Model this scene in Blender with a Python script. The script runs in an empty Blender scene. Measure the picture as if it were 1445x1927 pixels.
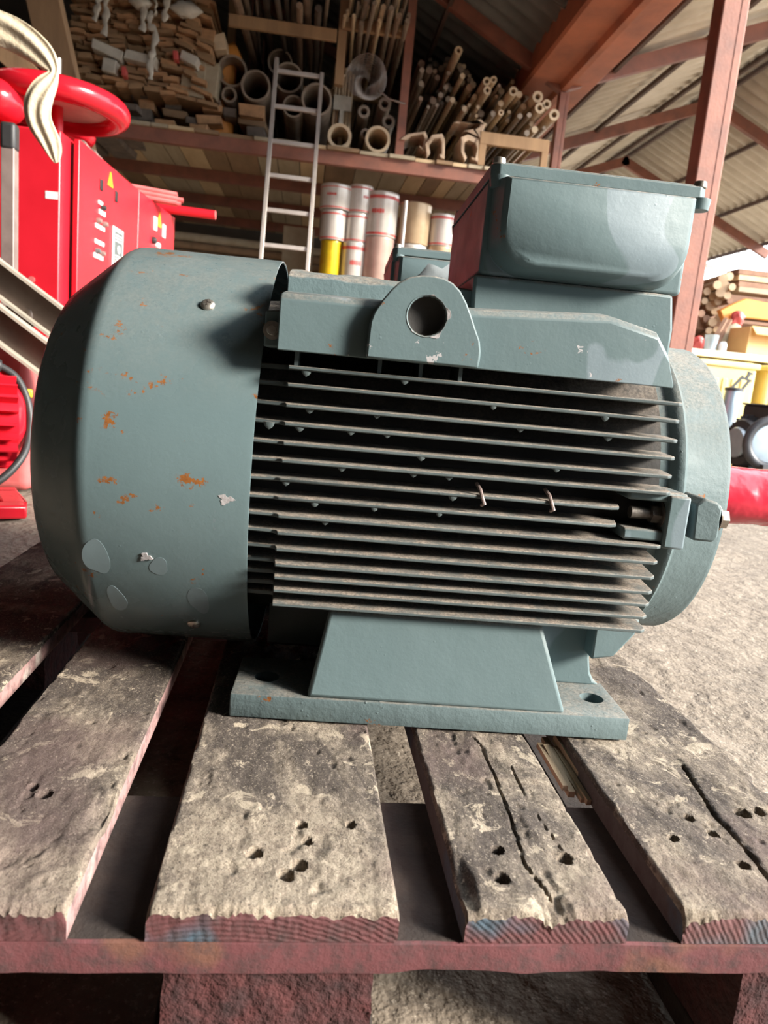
import bpy, bmesh, math, random
import numpy as np
from mathutils import Vector, Matrix

random.seed(7)
scene = bpy.context.scene
COL = scene.collection

# ------------------------------------------------------------------ camera
F_PX = 1391.2                                  # focal length in pixels of the 1445 x 1927 frame
CAM = Vector((-0.0037, -0.3764, 0.4483))
YAW, PITCH, ROLL = 0.1205, -0.1815, 0.0954
_f = Vector((math.sin(YAW) * math.cos(PITCH), math.cos(YAW) * math.cos(PITCH), math.sin(PITCH)))
_r0 = Vector((math.cos(YAW), -math.sin(YAW), 0))
_u0 = _r0.cross(_f)
CR = _r0 * math.cos(ROLL) + _u0 * math.sin(ROLL)
CU = _u0 * math.cos(ROLL) - _r0 * math.sin(ROLL)
CF = _f
cam_data = bpy.data.cameras.new('camera')
cam = bpy.data.objects.new('camera', cam_data)
COL.objects.link(cam)
cam.matrix_world = Matrix(((CR.x, CU.x, -CF.x, CAM.x), (CR.y, CU.y, -CF.y, CAM.y), (CR.z, CU.z, -CF.z, CAM.z), (0, 0, 0, 1)))
cam_data.sensor_fit = 'VERTICAL'
cam_data.sensor_height = 36.0
cam_data.sensor_width = 27.0
cam_data.lens = 36.0 * F_PX / 1927.0
cam_data.clip_start = 0.02
cam_data.clip_end = 200
cam_data.dof.use_dof = True
cam_data.dof.focus_distance = 0.72
cam_data.dof.aperture_fstop = 12.0
scene.camera = cam

# ------------------------------------------------------------------ daylight
world = bpy.data.worlds.new('world')
scene.world = world
world.use_nodes = True
bgn = world.node_tree.nodes['Background']
bgn.inputs['Color'].default_value = (0.86, 0.93, 1.0, 1)
bgn.inputs['Strength'].default_value = 3.9
sun_data = bpy.data.lights.new('sun', 'SUN')
sun_data.energy = 8.5
sun_data.angle = math.radians(14)
sun_data.color = (1.0, 0.93, 0.82)
sun = bpy.data.objects.new('sun', sun_data)
COL.objects.link(sun)
SUN_AZ, SUN_EL = math.radians(27), math.radians(24)   # azimuth measured from +X towards the viewer
sun_dir = Vector((math.cos(SUN_EL) * math.cos(SUN_AZ), -math.cos(SUN_EL) * math.sin(SUN_AZ), math.sin(SUN_EL)))
sun.rotation_euler = sun_dir.to_track_quat('Z', 'Y').to_euler()
scene.view_settings.view_transform = 'Standard'
scene.view_settings.look = 'None'
scene.view_settings.gamma = 1.0
scene.view_settings.use_curve_mapping = False
scene.view_settings.exposure = 0.5
try:
    scene.cycles.use_denoising = True
    scene.cycles.max_bounces = 6
    scene.cycles.diffuse_bounces = 4
    scene.cycles.use_adaptive_sampling = True
    scene.cycles.adaptive_threshold = 0.04
    scene.cycles.caustics_reflective = False
    scene.cycles.caustics_refractive = False
except Exception:
    pass

# ------------------------------------------------------------------ helpers
def at_y(px, py, Y):
    """point of the world on the plane y = Y seen at a pixel of the photograph"""
    d = CF + CR * ((px - 722.5) / F_PX) + CU * ((963.5 - py) / F_PX)
    t = (Y - CAM.y) / d.y
    return CAM + d * t

def at_z(px, py, Z):
    d = CF + CR * ((px - 722.5) / F_PX) + CU * ((963.5 - py) / F_PX)
    t = (Z - CAM.z) / d.z
    return CAM + d * t

def frame_of(d):
    d = Vector(d).normalized()
    up = Vector((0, 0, 1)) if abs(d.z) < 0.95 else Vector((0, 1, 0))
    a = up.cross(d).normalized()
    return d, a, d.cross(a).normalized()

class MB:
    """collects shapes and links them as ONE mesh object"""
    def __init__(s):
        s.v, s.f, s.m = [], [], []
    def add(s, vs, fs, mi=0):
        o = len(s.v)
        s.v += [tuple(p) for p in vs]
        s.f += [tuple(i + o for i in f) for f in fs]
        s.m += [mi] * len(fs)
        return s
    def box(s, x0, x1, y0, y1, z0, z1, mi=0):
        v = [(x, y, z) for z in (z0, z1) for y in (y0, y1) for x in (x0, x1)]
        return s.add(v, [(0, 2, 3, 1), (4, 5, 7, 6), (0, 1, 5, 4), (2, 6, 7, 3), (0, 4, 6, 2), (1, 3, 7, 5)], mi)
    def prism(s, poly, a, b, axis='y', mi=0, poly2=None):
        poly2 = poly2 or poly
        def P(p, t):
            return {'x': (t, p[0], p[1]), 'y': (p[0], t, p[1]), 'z': (p[0], p[1], t)}[axis]
        n = len(poly)
        v = [P(p, a) for p in poly] + [P(p, b) for p in poly2]
        f = [tuple(range(n)), tuple(range(2 * n - 1, n - 1, -1))]
        f += [(i, i + n, (i + 1) % n + n, (i + 1) % n) for i in range(n)]
        return s.add(v, f, mi)
    def loft(s, rings, mi=0, caps=True, closed=True):
        n = len(rings[0])
        v = [p for r in rings for p in r]
        f = []
        for k in range(len(rings) - 1):
            for i in range(n if closed else n - 1):
                j = (i + 1) % n
                f.append((k * n + i, k * n + j, (k + 1) * n + j, (k + 1) * n + i))
        if caps:
            f.append(tuple(range(n)))
            f.append(tuple((len(rings) - 1) * n + i for i in range(n - 1, -1, -1)))
        return s.add(v, f, mi)
    def tube(s, p0, p1, r, n=14, r1=None, caps=True, mi=0):
        p0, p1 = Vector(p0), Vector(p1)
        r1 = r if r1 is None else r1
        d, a, b = frame_of(p1 - p0)
        c = [(math.cos(2 * math.pi * i / n), math.sin(2 * math.pi * i / n)) for i in range(n)]
        return s.loft([[p0 + (a * x + b * y) * r for x, y in c], [p1 + (a * x + b * y) * r1 for x, y in c]], mi, caps)
    def pipe(s, p0, p1, ro, ri, n=20, mi=0):
        p0, p1 = Vector(p0), Vector(p1)
        d, a, b = frame_of(p1 - p0)
        c = [(math.cos(2 * math.pi * i / n), math.sin(2 * math.pi * i / n)) for i in range(n)]
        R = lambda p, r: [p + (a * x + b * y) * r for x, y in c]
        return s.loft([R(p1, ri), R(p0, ri), R(p0, ro), R(p1, ro)], mi, False).add(R(p1, ro), [tuple(range(n))], mi)
    def path(s, pts, r, n=8, mi=0, rad=None, flat=1.0):
        pts = [Vector(p) for p in pts]
        rings = []
        pa = None
        for i, p in enumerate(pts):
            d = (pts[min(i + 1, len(pts) - 1)] - pts[max(i - 1, 0)]).normalized()
            if pa is None:
                _, a, b = frame_of(d)
            else:
                a = (pa - d * pa.dot(d)).normalized()
                b = d.cross(a)
            pa = a
            rr = rad[i] if rad else r
            rings.append([p + (a * math.cos(2 * math.pi * k / n) + b * math.sin(2 * math.pi * k / n) * flat) * rr for k in range(n)])
        return s.loft(rings, mi)
    def lathe(s, prof, o, axis, n=48, mi=0, caps=False):
        o = Vector(o)
        d, a, b = frame_of(axis)
        rings = [[o + d * t + (a * math.cos(2 * math.pi * k / n) + b * math.sin(2 * math.pi * k / n)) * r for k in range(n)] for t, r in prof]
        return s.loft(rings, mi, caps)
    def torus(s, o, axis, R, r, n=40, m=12, mi=0):
        prof = [(r * math.sin(2 * math.pi * k / m), R + r * math.cos(2 * math.pi * k / m)) for k in range(m + 1)]
        return s.lathe(prof, o, axis, n, mi)
    def beam(s, p0, p1, w, h, up=(0, 0, 1), mi=0):
        p0, p1 = Vector(p0), Vector(p1)
        d = (p1 - p0).normalized()
        a = d.cross(Vector(up)).normalized()
        b = a.cross(d)
        c = [(-1, -1), (1, -1), (1, 1), (-1, 1)]
        return s.loft([[p + a * (x * w / 2) + b * (y * h / 2) for x, y in c] for p in (p0, p1)], mi)
    def build(s, name, mats, parent=None, smooth=35, bevel=0, seg=2, weld=True):
        me = bpy.data.meshes.new(name)
        me.from_pydata(s.v, [], s.f)
        for m in (mats if isinstance(mats, (list, tuple)) else [mats]):
            me.materials.append(m)
        me.polygons.foreach_set('material_index', s.m)
        bm = bmesh.new(); bm.from_mesh(me)
        if weld:
            bmesh.ops.remove_doubles(bm, verts=bm.verts, dist=1e-5)
        bmesh.ops.recalc_face_normals(bm, faces=bm.faces)
        bm.to_mesh(me); bm.free()
        if smooth:
            me.polygons.foreach_set('use_smooth', [True] * len(me.polygons))
            me.set_sharp_from_angle(angle=math.radians(smooth))
        ob = bpy.data.objects.new(name, me)
        COL.objects.link(ob)
        ob.parent = parent
        if bevel:
            md = ob.modifiers.new('bevel', 'BEVEL')
            md.width = bevel; md.segments = seg; md.limit_method = 'ANGLE'; md.angle_limit = math.radians(38)
        return ob

def tag(o, label=None, cat=None, group=None, kind=None):
    if label: o['label'] = label
    if cat: o['category'] = cat
    if group: o['group'] = group
    if kind: o['kind'] = kind
    return o

def empty(name, loc=(0, 0, 0), rz=0.0):
    o = bpy.data.objects.new(name, None)
    COL.objects.link(o)
    o.location = loc
    o.rotation_euler = (0, 0, rz)
    o.empty_display_size = 0.05
    return o

def copy_tree(o, parent=None):
    c = o.copy()
    COL.objects.link(c)
    c.parent = parent
    for ch in list(o.children):
        copy_tree(ch, c)
    return c

def vnoise(x, y, seed=0):
    """smooth value noise in numpy, roughly -1..1"""
    xi, yi = np.floor(x).astype(np.int64), np.floor(y).astype(np.int64)
    xf, yf = x - xi, y - yi
    u, v = xf * xf * (3 - 2 * xf), yf * yf * (3 - 2 * yf)
    def h(a, b):
        n = (a * 374761393 + b * 668265263 + seed * 974711) & 0x7fffffff
        n = ((n ^ (n >> 13)) * 1274126177) & 0x7fffffff
        return ((n ^ (n >> 16)) & 0xffff) / 32767.5 - 1.0
    return (h(xi, yi) * (1 - u) + h(xi + 1, yi) * u) * (1 - v) + (h(xi, yi + 1) * (1 - u) + h(xi + 1, yi + 1) * u) * v

def fbm(x, y, seed=0, octv=4):
    t, a = 0.0, 0.5
    for k in range(octv):
        t = t + a * vnoise(x * 2 ** k, y * 2 ** k, seed + k)
        a *= 0.5
    return t

# ------------------------------------------------------------------ materials
class NT:
    def __init__(s, name):
        s.mat = bpy.data.materials.new(name)
        s.mat.use_nodes = True
        s.t = s.mat.node_tree
        s.b = s.t.nodes['Principled BSDF']
        s.co = s.t.nodes.new('ShaderNodeTexCoord')
    def link(s, a, b):
        s.t.links.new(a, b)
    def val(s, sock, v):
        if hasattr(v, 'is_linked') or isinstance(v, bpy.types.NodeSocket):
            s.link(v, sock)
        else:
            sock.default_value = v if not (isinstance(v, tuple) and len(v) == 3) else (*v, 1)
    def mapped(s, scale=(1, 1, 1), loc=(0, 0, 0), src='Object'):
        n = s.t.nodes.new('ShaderNodeMapping')
        s.link(s.co.outputs[src], n.inputs[0])
        n.inputs['Scale'].default_value = scale
        n.inputs['Location'].default_value = loc
        return n.outputs[0]
    def noise(s, scale, detail=3, rough=0.55, vec=None, dist=0.0):
        n = s.t.nodes.new('ShaderNodeTexNoise')
        n.inputs['Scale'].default_value = scale
        n.inputs['Detail'].default_value = detail
        n.inputs['Roughness'].default_value = rough
        n.inputs['Distortion'].default_value = dist
        s.link(vec if vec is not None else s.co.outputs['Object'], n.inputs['Vector'])
        return n.outputs['Fac']
    def rng(s, v, a, b, c=0.0, d=1.0):
        n = s.t.nodes.new('ShaderNodeMapRange')
        n.clamp = True
        s.link(v, n.inputs[0])
        for i, k in enumerate((a, b, c, d)):
            n.inputs[1 + i].default_value = k
        return n.outputs[0]
    def math(s, op, a, b=0.5):
        n = s.t.nodes.new('ShaderNodeMath')
        n.operation = op
        s.val(n.inputs[0], a); s.val(n.inputs[1], b)
        return n.outputs[0]
    def mix(s, fac, a, b):
        n = s.t.nodes.new('ShaderNodeMix')
        n.data_type = 'RGBA'
        s.val(n.inputs[0], fac); s.val(n.inputs[6], a); s.val(n.inputs[7], b)
        return n.outputs[2]
    def bump(s, h, strength=0.3, dist=0.001, prev=None):
        n = s.t.nodes.new('ShaderNodeBump')
        n.inputs['Strength'].default_value = strength
        n.inputs['Distance'].default_value = dist
        s.link(h, n.inputs['Height'])
        if prev is not None:
            s.link(prev, n.inputs['Normal'])
        return n.outputs[0]
    def normal_z(s):
        g = s.t.nodes.new('ShaderNodeNewGeometry')
        x = s.t.nodes.new('ShaderNodeSeparateXYZ')
        s.link(g.outputs['Normal'], x.inputs[0])
        return x.outputs['Z']
    def out(s, color, rough=0.5, metal=0.0, normal=None, **kw):
        s.val(s.b.inputs['Base Color'], color)
        s.val(s.b.inputs['Roughness'], rough)
        s.val(s.b.inputs['Metallic'], metal)
        if normal is not None:
            s.link(normal, s.b.inputs['Normal'])
        for k, v in kw.items():
            s.val(s.b.inputs[k.replace('_', ' ')], v)
        return s.mat

def simple(name, c1, c2=None, rough=0.55, metal=0.0, scale=12.0, bump=0.0, bscale=None, stretch=(1, 1, 1), bdist=0.002):
    """two tones mottled by noise plus fine relief"""
    n = NT(name)
    vec = n.mapped(stretch)
    c2 = c2 or tuple(k * 0.72 for k in c1)
    col = n.mix(n.rng(n.noise(scale, 5, 0.6, vec), 0.3, 0.7), c1, c2)
    nm = n.bump(n.noise(bscale or scale * 6, 3, 0.6, vec), bump, bdist) if bump else None
    return n.out(col, rough, metal, nm)

def motor_paint(name, dust=1.0, rust=0.0, primer=0.5, rough=0.38, grain=1.0, chips=True, spot=None, c1=(0.104, 0.149, 0.158), c2=(0.126, 0.176, 0.185)):
    n = NT(name)
    col = n.mix(n.rng(n.noise(5, 4), 0.3, 0.7), c1, c2)
    if primer:
        p = n.noise(11, 2.5, 0.45, n.mapped((1, 1, 0.55)), 0.6)
        k = n.rng(p, 0.665 - 0.06 * primer, 0.675 - 0.06 * primer)
        col = n.mix(n.math('MULTIPLY', k, 0.75), col, (0.185, 0.232, 0.262))
        chip = n.rng(n.math('MULTIPLY', n.noise(60, 4, 0.65), n.rng(n.noise(8, 2), 0.48, 0.66)), 0.60, 0.61)
        if chips: col = n.mix(chip, col, (0.40, 0.385, 0.395))
    if rust:
        m = n.rng(n.noise(32, 3, 0.65, n.mapped((0.8, 1, 1.3), (3.1, 1.7, 0.4))), 0.50, 0.74)
        if spot:
            vm = n.t.nodes.new('ShaderNodeVectorMath'); vm.operation = 'DISTANCE'
            n.link(n.mapped((1, 1, 1.9), (0, 0, 0)), vm.inputs[0]); vm.inputs[1].default_value = (spot[0], spot[1], spot[2] * 1.9)
            near = n.math('MULTIPLY', n.rng(vm.outputs['Value'], 0.004, 0.030, 1.0, 0.0), n.rng(n.noise(70, 3, 0.6), 0.40, 0.55))
            m = n.math('MAXIMUM', m, n.math('MULTIPLY', near, 1.0))
        r = n.rng(n.math('MULTIPLY', n.noise(420, 4, 0.75), m), 0.40 - 0.06 * rust, 0.44 - 0.06 * rust)
        col = n.mix(r, col, n.mix(n.noise(220, 2), (0.10, 0.035, 0.012), (0.33, 0.13, 0.035)))
    rg = n.rng(n.noise(30, 3), 0.3, 0.7, rough - 0.06, rough + 0.08)
    if dust:
        z = n.rng(n.normal_z(), 0.25, 0.85)
        dn = n.rng(n.noise(45, 6, 0.75), 0.28, 0.58)
        d = n.math('MULTIPLY', n.math('MULTIPLY', z, dn), dust)
        col = n.mix(d, col, n.mix(n.rng(n.noise(320, 3, 0.8), 0.35, 0.65), (0.13, 0.105, 0.085), (0.36, 0.30, 0.245)))
        rg = n.math('ADD', rg, n.math('MULTIPLY', d, 0.5))
    b = n.bump(n.noise(55, 2, 0.5), 0.10 * grain, 0.003)
    b = n.bump(n.noise(300, 3, 0.6), 0.16 * grain, 0.0008, b)
    vo = n.t.nodes.new('ShaderNodeTexVoronoi')
    vo.inputs['Scale'].default_value = 150
    n.link(n.co.outputs['Object'], vo.inputs['Vector'])
    blob = n.math('MULTIPLY', n.rng(vo.outputs['Distance'], 0.08, 0.2, 1, 0), n.rng(n.noise(26, 3, 0.6), 0.55, 0.68))
    b = n.bump(blob, 0.22 * grain, 0.0007, b)
    return n.out(col, rg, 0.0, b, Specular_IOR_Level=0.28)

M = {}
M['paint'] = motor_paint('motor_paint', 0.9, 0.12, 0.6, 0.47)
M['paint_cover'] = motor_paint('cover_paint', 0.25, 0.9, 0.0, 0.24, 0.6, False, (-0.042, 0.0, 0.205))
M['paint_plain'] = motor_paint('foot_paint', 0.9, 0.0, 0.0, 0.5, 1.2)
M['paint_runs'] = motor_paint('rail_paint', 0.6, 0.06, 1.15, 0.48, 1.0)
M['paint_fin'] = motor_paint('fin_paint', 1.0, 0.0, 0.0, 0.5, 1.6, False, None, (0.066, 0.085, 0.088), (0.105, 0.128, 0.130))  # darker copy of the body paint: fin shade and soiling in the colour
M['grime_shade'] = motor_paint('grimy_shaded_frame', 0.8, 0.0, 0.0, 0.7, 2.0, False, None, (0.022, 0.022, 0.022), (0.045, 0.042, 0.040))  # grimy paint with the shade between the fins put into the colour
M['paint_cast'] = motor_paint('cast_paint', 0.55, 0.1, 0.0, 0.62, 3.2, True, None, (0.092, 0.128, 0.134), (0.112, 0.152, 0.158))
M['paint_flaking'] = motor_paint('flaking_paint', 0.8, 0.2, 1.2, 0.5, 3.0)
M['bare_primer'] = simple('bare_primer', (0.40, 0.375, 0.38), (0.28, 0.26, 0.265), 0.6, 0, 90, 0.3, 200)
M['touch_up'] = simple('touch_up_paint', (0.136, 0.182, 0.196), (0.126, 0.170, 0.184), 0.4, 0, 30, 0.1, 60)
M['bolt'] = simple('bolt_zinc', (0.55, 0.52, 0.47), (0.30, 0.25, 0.2), 0.35, 0.85, 60, 0.1)
M['dark_bolt'] = simple('greasy_bolt', (0.09, 0.075, 0.065), (0.22, 0.2, 0.18), 0.45, 0.6, 90, 0.2)
M['red_wrap'] = simple('red_plastic_wrap', (0.62, 0.035, 0.06), (0.5, 0.02, 0.045), 0.22, 0, 14, 0.5, 22, bdist=0.006)
M['film'] = simple('clear_film', (0.30, 0.33, 0.34), (0.2, 0.22, 0.23), 0.15, 0, 30, 0.4, 40)

def wood_top(name, seed, dirt_shade=1.0):
    n = NT(name)
    off = (seed * 1.7, seed * 0.9, 0)
    sx = n.t.nodes.new('ShaderNodeSeparateXYZ')
    n.link(n.co.outputs['Object'], sx.inputs[0])
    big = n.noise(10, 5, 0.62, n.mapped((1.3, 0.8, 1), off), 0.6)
    # oily soiling plus painted shade around the motor; scuffed front ends painted bright
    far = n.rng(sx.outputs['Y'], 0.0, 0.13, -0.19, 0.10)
    k = n.rng(n.math('ADD', big, n.math('MULTIPLY', far, dirt_shade)), 0.44, 0.58)
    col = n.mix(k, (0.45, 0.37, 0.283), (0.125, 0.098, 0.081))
    fine = n.noise(150, 6, 0.8, n.mapped((1.3, 0.6, 1), off))
    col = n.mix(n.rng(fine, 0.44, 0.60), col, n.mix(k, (0.25, 0.195, 0.148), (0.080, 0.062, 0.052)))
    grit = n.noise(430, 3, 0.85, n.mapped((1.1, 0.8, 1), off))
    col = n.mix(n.rng(grit, 0.36, 0.44, 0.75, 0.0), col, (0.060, 0.047, 0.040))
    col = n.mix(n.rng(grit, 0.57, 0.66, 0.0, 0.7), col, (0.56, 0.47, 0.37))
    pal = n.rng(n.noise(30, 7, 0.75, n.mapped((1.2, 0.9, 1), off), 0.6), 0.575, 0.605)
    col = n.mix(n.math('MULTIPLY', pal, 0.9), col, (0.56, 0.465, 0.355))
    pink = n.rng(n.noise(6, 3, 0.5, n.mapped((1, 1, 1), (seed + 4.4, 2.2, 0))), 0.55, 0.66)
    col = n.mix(n.math('MULTIPLY', pink, 0.6), col, (0.17, 0.11, 0.10))
    w = n.t.nodes.new('ShaderNodeTexWave')
    w.bands_direction = 'X'
    w.inputs['Scale'].default_value = 40
    w.inputs['Distortion'].default_value = 6
    w.inputs['Detail'].default_value = 3
    n.link(n.mapped((1, 0.06, 1), off), w.inputs['Vector'])
    b = n.bump(w.outputs['Fac'], 0.18, 0.0010)
    b = n.bump(n.noise(190, 6, 0.8), 0.95, 0.0030, b)
    b = n.bump(n.noise(620, 3, 0.75), 0.9, 0.0014, b)
    return n.out(col, 0.9, 0, b)

def wood_end(name, c1, c2, wave=True):
    n = NT(name)
    col = n.mix(n.rng(n.noise(10, 3, 0.5, n.mapped((1, 1, 1), (0.3, 0, 0.4))), 0.57, 0.62), c1, c2)
    col = n.mix(n.rng(n.noise(70, 5, 0.7), 0.45, 0.72), col, (0.055, 0.035, 0.035))
    b = None
    if wave:
        w = n.t.nodes.new('ShaderNodeTexWave')
        w.wave_type = 'RINGS'
        w.rings_direction = 'Y'
        w.inputs['Scale'].default_value = 95
        w.inputs['Distortion'].default_value = 2.5
        n.link(n.mapped((1, 1, 1), (0.03, 0, 0.05)), w.inputs['Vector'])
        b = n.bump(w.outputs['Fac'], 0.35, 0.0010)
    b = n.bump(n.noise(180, 4, 0.7), 0.5, 0.0014, b)
    return n.out(col, 0.8, 0, b)

M['end_red'] = wood_end('board_end_paint', (0.115, 0.040, 0.042), (0.055, 0.085, 0.115))
M['end_blue'] = wood_end('board_end_bluish', (0.085, 0.10, 0.12), (0.13, 0.055, 0.055))
M['side_pink_lit'] = wood_end('board_side_paint_lit', (0.36, 0.215, 0.205), (0.50, 0.42, 0.38), False)  # pink side paint, sunlight on right-facing sides put into the colour
M['side_shade'] = wood_end('board_side_shade', (0.075, 0.062, 0.058), (0.055, 0.07, 0.09), False)  # left-facing sides, their shade put into the colour
M['stringer_paint'] = wood_end('stringer_paint', (0.135, 0.043, 0.047), (0.15, 0.065, 0.045), False)
M['cross_dirt_shade'] = simple('gap_dirt_shade', (0.045, 0.032, 0.026), (0.018, 0.014, 0.013), 0.95, 0, 30, 0.7, 160)  # dusty wood with the gap shade put into the dark colour
M['block_paint'] = simple('block_fibre_paint', (0.085, 0.022, 0.022), (0.028, 0.013, 0.014), 0.9, 0, 60, 1.0, 110, bdist=0.004)
M['raw_wood'] = simple('split_raw_wood', (0.42, 0.33, 0.22), (0.22, 0.16, 0.10), 0.85, 0, 40, 0.6, 150, (1, 0.15, 1))

def ground_mat():
    n = NT('dusty_ground')
    c = n.mix(n.rng(n.noise(2.2, 6, 0.65), 0.35, 0.65), (0.27, 0.22, 0.17), (0.19, 0.155, 0.12))
    c = n.mix(n.rng(n.noise(30, 6, 0.75), 0.50, 0.72), c, (0.11, 0.088, 0.068))
    c = n.mix(n.rng(n.noise(160, 4, 0.7), 0.56, 0.68), c, (0.42, 0.36, 0.29))
    b = n.bump(n.noise(22, 4, 0.6), 0.8, 0.014)
    b = n.bump(n.noise(70, 3, 0.6), 0.5, 0.005, b)
    return n.out(c, 0.95, 0, b)
M['ground'] = ground_mat()
M['rust_red'] = simple('red_oxide_steel', (0.285, 0.105, 0.066), (0.165, 0.068, 0.048), 0.6, 0, 6, 0.3, 60, bdist=0.004)
M['rust_orange'] = simple('rusted_gutter', (0.468, 0.150, 0.072), (0.260, 0.091, 0.052), 0.65, 0, 3, 0.4, 30, bdist=0.004)
M['sheet_shaded'] = simple('shaded_zinc_sheet', (0.17, 0.165, 0.15), (0.10, 0.097, 0.09), 0.45, 0.2, 4)  # same sheet as the right roof, darkened to paint in its shade
M['sheet'] = simple('lit_zinc_sheet', (0.74, 0.68, 0.57), (0.58, 0.52, 0.42), 0.45, 0.0, 4)  # same sheet as the left roof, brightened to paint in bounced light
M['purlin'] = simple('dark_purlin', (0.11, 0.065, 0.05), (0.075, 0.045, 0.035), 0.7)
M['timber'] = simple('old_timber', (0.365, 0.223, 0.115), (0.216, 0.128, 0.068), 0.8, 0, 8, 0.4, 40, (1, 1, 0.2), 0.004)
M['plank_a'] = simple('plank_tan', (0.594, 0.446, 0.270), (0.432, 0.311, 0.182), 0.8, 0, 8, 0.2, 40, (1, 0.2, 1))
M['plank_b'] = simple('plank_brown', (0.308, 0.196, 0.112), (0.196, 0.126, 0.070), 0.85, 0, 8, 0.2, 40, (1, 0.2, 1))
M['plank_c'] = simple('plank_grey', (0.420, 0.350, 0.252), (0.308, 0.252, 0.168), 0.85, 0, 8, 0.2, 40, (1, 0.2, 1))
M['wood_end'] = simple('sawn_plank_wood', (0.56, 0.31, 0.155), (0.270, 0.149, 0.074), 0.85, 0, 12, 0.3, 60)
M['pipe_steel'] = simple('dull_steel_pipe', (0.360, 0.285, 0.217), (0.225, 0.173, 0.135), 0.55, 0.25, 9, 0.2, 50)
M['pipe_tan'] = simple('tan_pipe', (0.675, 0.513, 0.338), (0.446, 0.338, 0.223), 0.55, 0, 9, 0.2, 50)
M['pipe_brown'] = simple('brown_bar', (0.315, 0.217, 0.150), (0.180, 0.120, 0.090), 0.6, 0.1, 9, 0.2, 50)
M['pipe_dark'] = simple('dark_bar', (0.075, 0.06, 0.052), (0.12, 0.09, 0.07), 0.6, 0.2, 9)
M['alu'] = simple('ladder_aluminium', (0.62, 0.56, 0.52), (0.5, 0.44, 0.4), 0.4, 0.5, 10)
M['wire'] = simple('galvanised_wire', (0.42, 0.37, 0.34), (0.3, 0.26, 0.24), 0.35, 0.7, 20)
M['scrap'] = simple('dirty_scrap', (0.195, 0.150, 0.120), (0.090, 0.075, 0.063), 0.85, 0, 12, 0.5, 50)
M['card'] = simple('dirty_cardboard', (0.546, 0.403, 0.286), (0.338, 0.247, 0.176), 0.85, 0, 14, 0.3, 50)
M['plastic_white'] = simple('grubby_white_plastic', (0.62, 0.58, 0.50), (0.45, 0.42, 0.36), 0.45, 0, 14, 0.4, 30)
M['red'] = simple('red_enamel', (0.58, 0.014, 0.028), (0.48, 0.010, 0.02), 0.32, 0, 5, 0.06, 60)
M['red_gloss'] = simple('red_gloss_enamel', (0.56, 0.012, 0.025), (0.45, 0.01, 0.02), 0.18, 0, 5)
M['pink_red'] = simple('faded_red', (0.60, 0.16, 0.15), (0.45, 0.09, 0.09), 0.6, 0, 9)
M['black'] = simple('black_rubber', (0.02, 0.02, 0.022), (0.035, 0.034, 0.034), 0.5, 0, 20)
M['black_gap'] = simple('slot_black', (0.01, 0.01, 0.011), (0.015, 0.015, 0.015), 0.6)
M['white'] = simple('white_label', (0.80, 0.78, 0.75), (0.7, 0.68, 0.66), 0.5, 0, 20)
M['yellow'] = simple('yellow_sticker', (0.85, 0.55, 0.02), (0.75, 0.45, 0.02), 0.4, 0, 20)
M['grey_panel'] = simple('grey_display', (0.07, 0.09, 0.09), (0.15, 0.17, 0.17), 0.4, 0, 120)
M['cloth'] = simple('cream_cloth', (0.60, 0.51, 0.37), (0.50, 0.41, 0.29), 0.8, 0, 18, 0.6, 70, bdist=0.006)
M['grey_steel'] = simple('grey_steel_bar', (0.34, 0.26, 0.235), (0.22, 0.165, 0.15), 0.5, 0.4, 12)
M['channel'] = simple('brown_channel_steel', (0.16, 0.12, 0.10), (0.10, 0.075, 0.065), 0.45, 0.4, 9, 0.3, 40)
M['channel_edge'] = simple('pale_channel_flange', (0.5, 0.45, 0.37), (0.38, 0.33, 0.27), 0.5, 0.2, 9)
M['tin_white'] = simple('white_tin', (0.66, 0.62, 0.57), (0.56, 0.51, 0.46), 0.25, 0.2, 9)
M['tin_beige'] = simple('beige_tin', (0.55, 0.40, 0.25), (0.42, 0.3, 0.18), 0.3, 0.2, 9)
M['tin_yellow'] = simple('yellow_tin', (0.78, 0.58, 0.02), (0.6, 0.33, 0.02), 0.25, 0.3, 9)
M['tin_pink'] = simple('pinkish_tin', (0.56, 0.38, 0.32), (0.45, 0.3, 0.25), 0.35, 0.2, 9)
M['band_red'] = simple('red_print', (0.60, 0.10, 0.09), (0.5, 0.08, 0.07), 0.35, 0, 9)
M['orange'] = simple('orange_board', (0.75, 0.30, 0.06), (0.62, 0.24, 0.05), 0.6, 0, 9)
M['crate_yellow'] = simple('pale_yellow_crate', (0.82, 0.66, 0.26), (0.72, 0.56, 0.2), 0.45, 0, 5)
M['cream'] = simple('cream_top', (0.80, 0.72, 0.54), (0.7, 0.62, 0.46), 0.5, 0, 5)
M['box_tan'] = simple('tan_carton', (0.72, 0.46, 0.20), (0.6, 0.38, 0.16), 0.7, 0, 5)
M['black_paint'] = simple('black_motor_paint', (0.035, 0.037, 0.042), (0.055, 0.055, 0.06), 0.4, 0, 20, 0.2, 80)
M['pale_blue'] = simple('pale_blue_metal', (0.50, 0.60, 0.68), (0.38, 0.48, 0.56), 0.3, 0.4, 12)
M['log'] = simple('log_tan', (0.50, 0.37, 0.24), (0.36, 0.24, 0.15), 0.8, 0, 10, 0.3, 50)
M['log_brown'] = simple('log_brown', (0.30, 0.17, 0.11), (0.2, 0.11, 0.07), 0.8, 0, 10, 0.3, 50)
M['wall_dark'] = simple('dim_block_wall', (0.10, 0.085, 0.07), (0.07, 0.06, 0.05), 0.9, 0, 3, 0.3, 20)
M['wall_pale'] = simple('pale_render_wall', (0.50, 0.44, 0.36), (0.4, 0.35, 0.28), 0.9, 0, 3, 0.3, 20)

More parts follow.
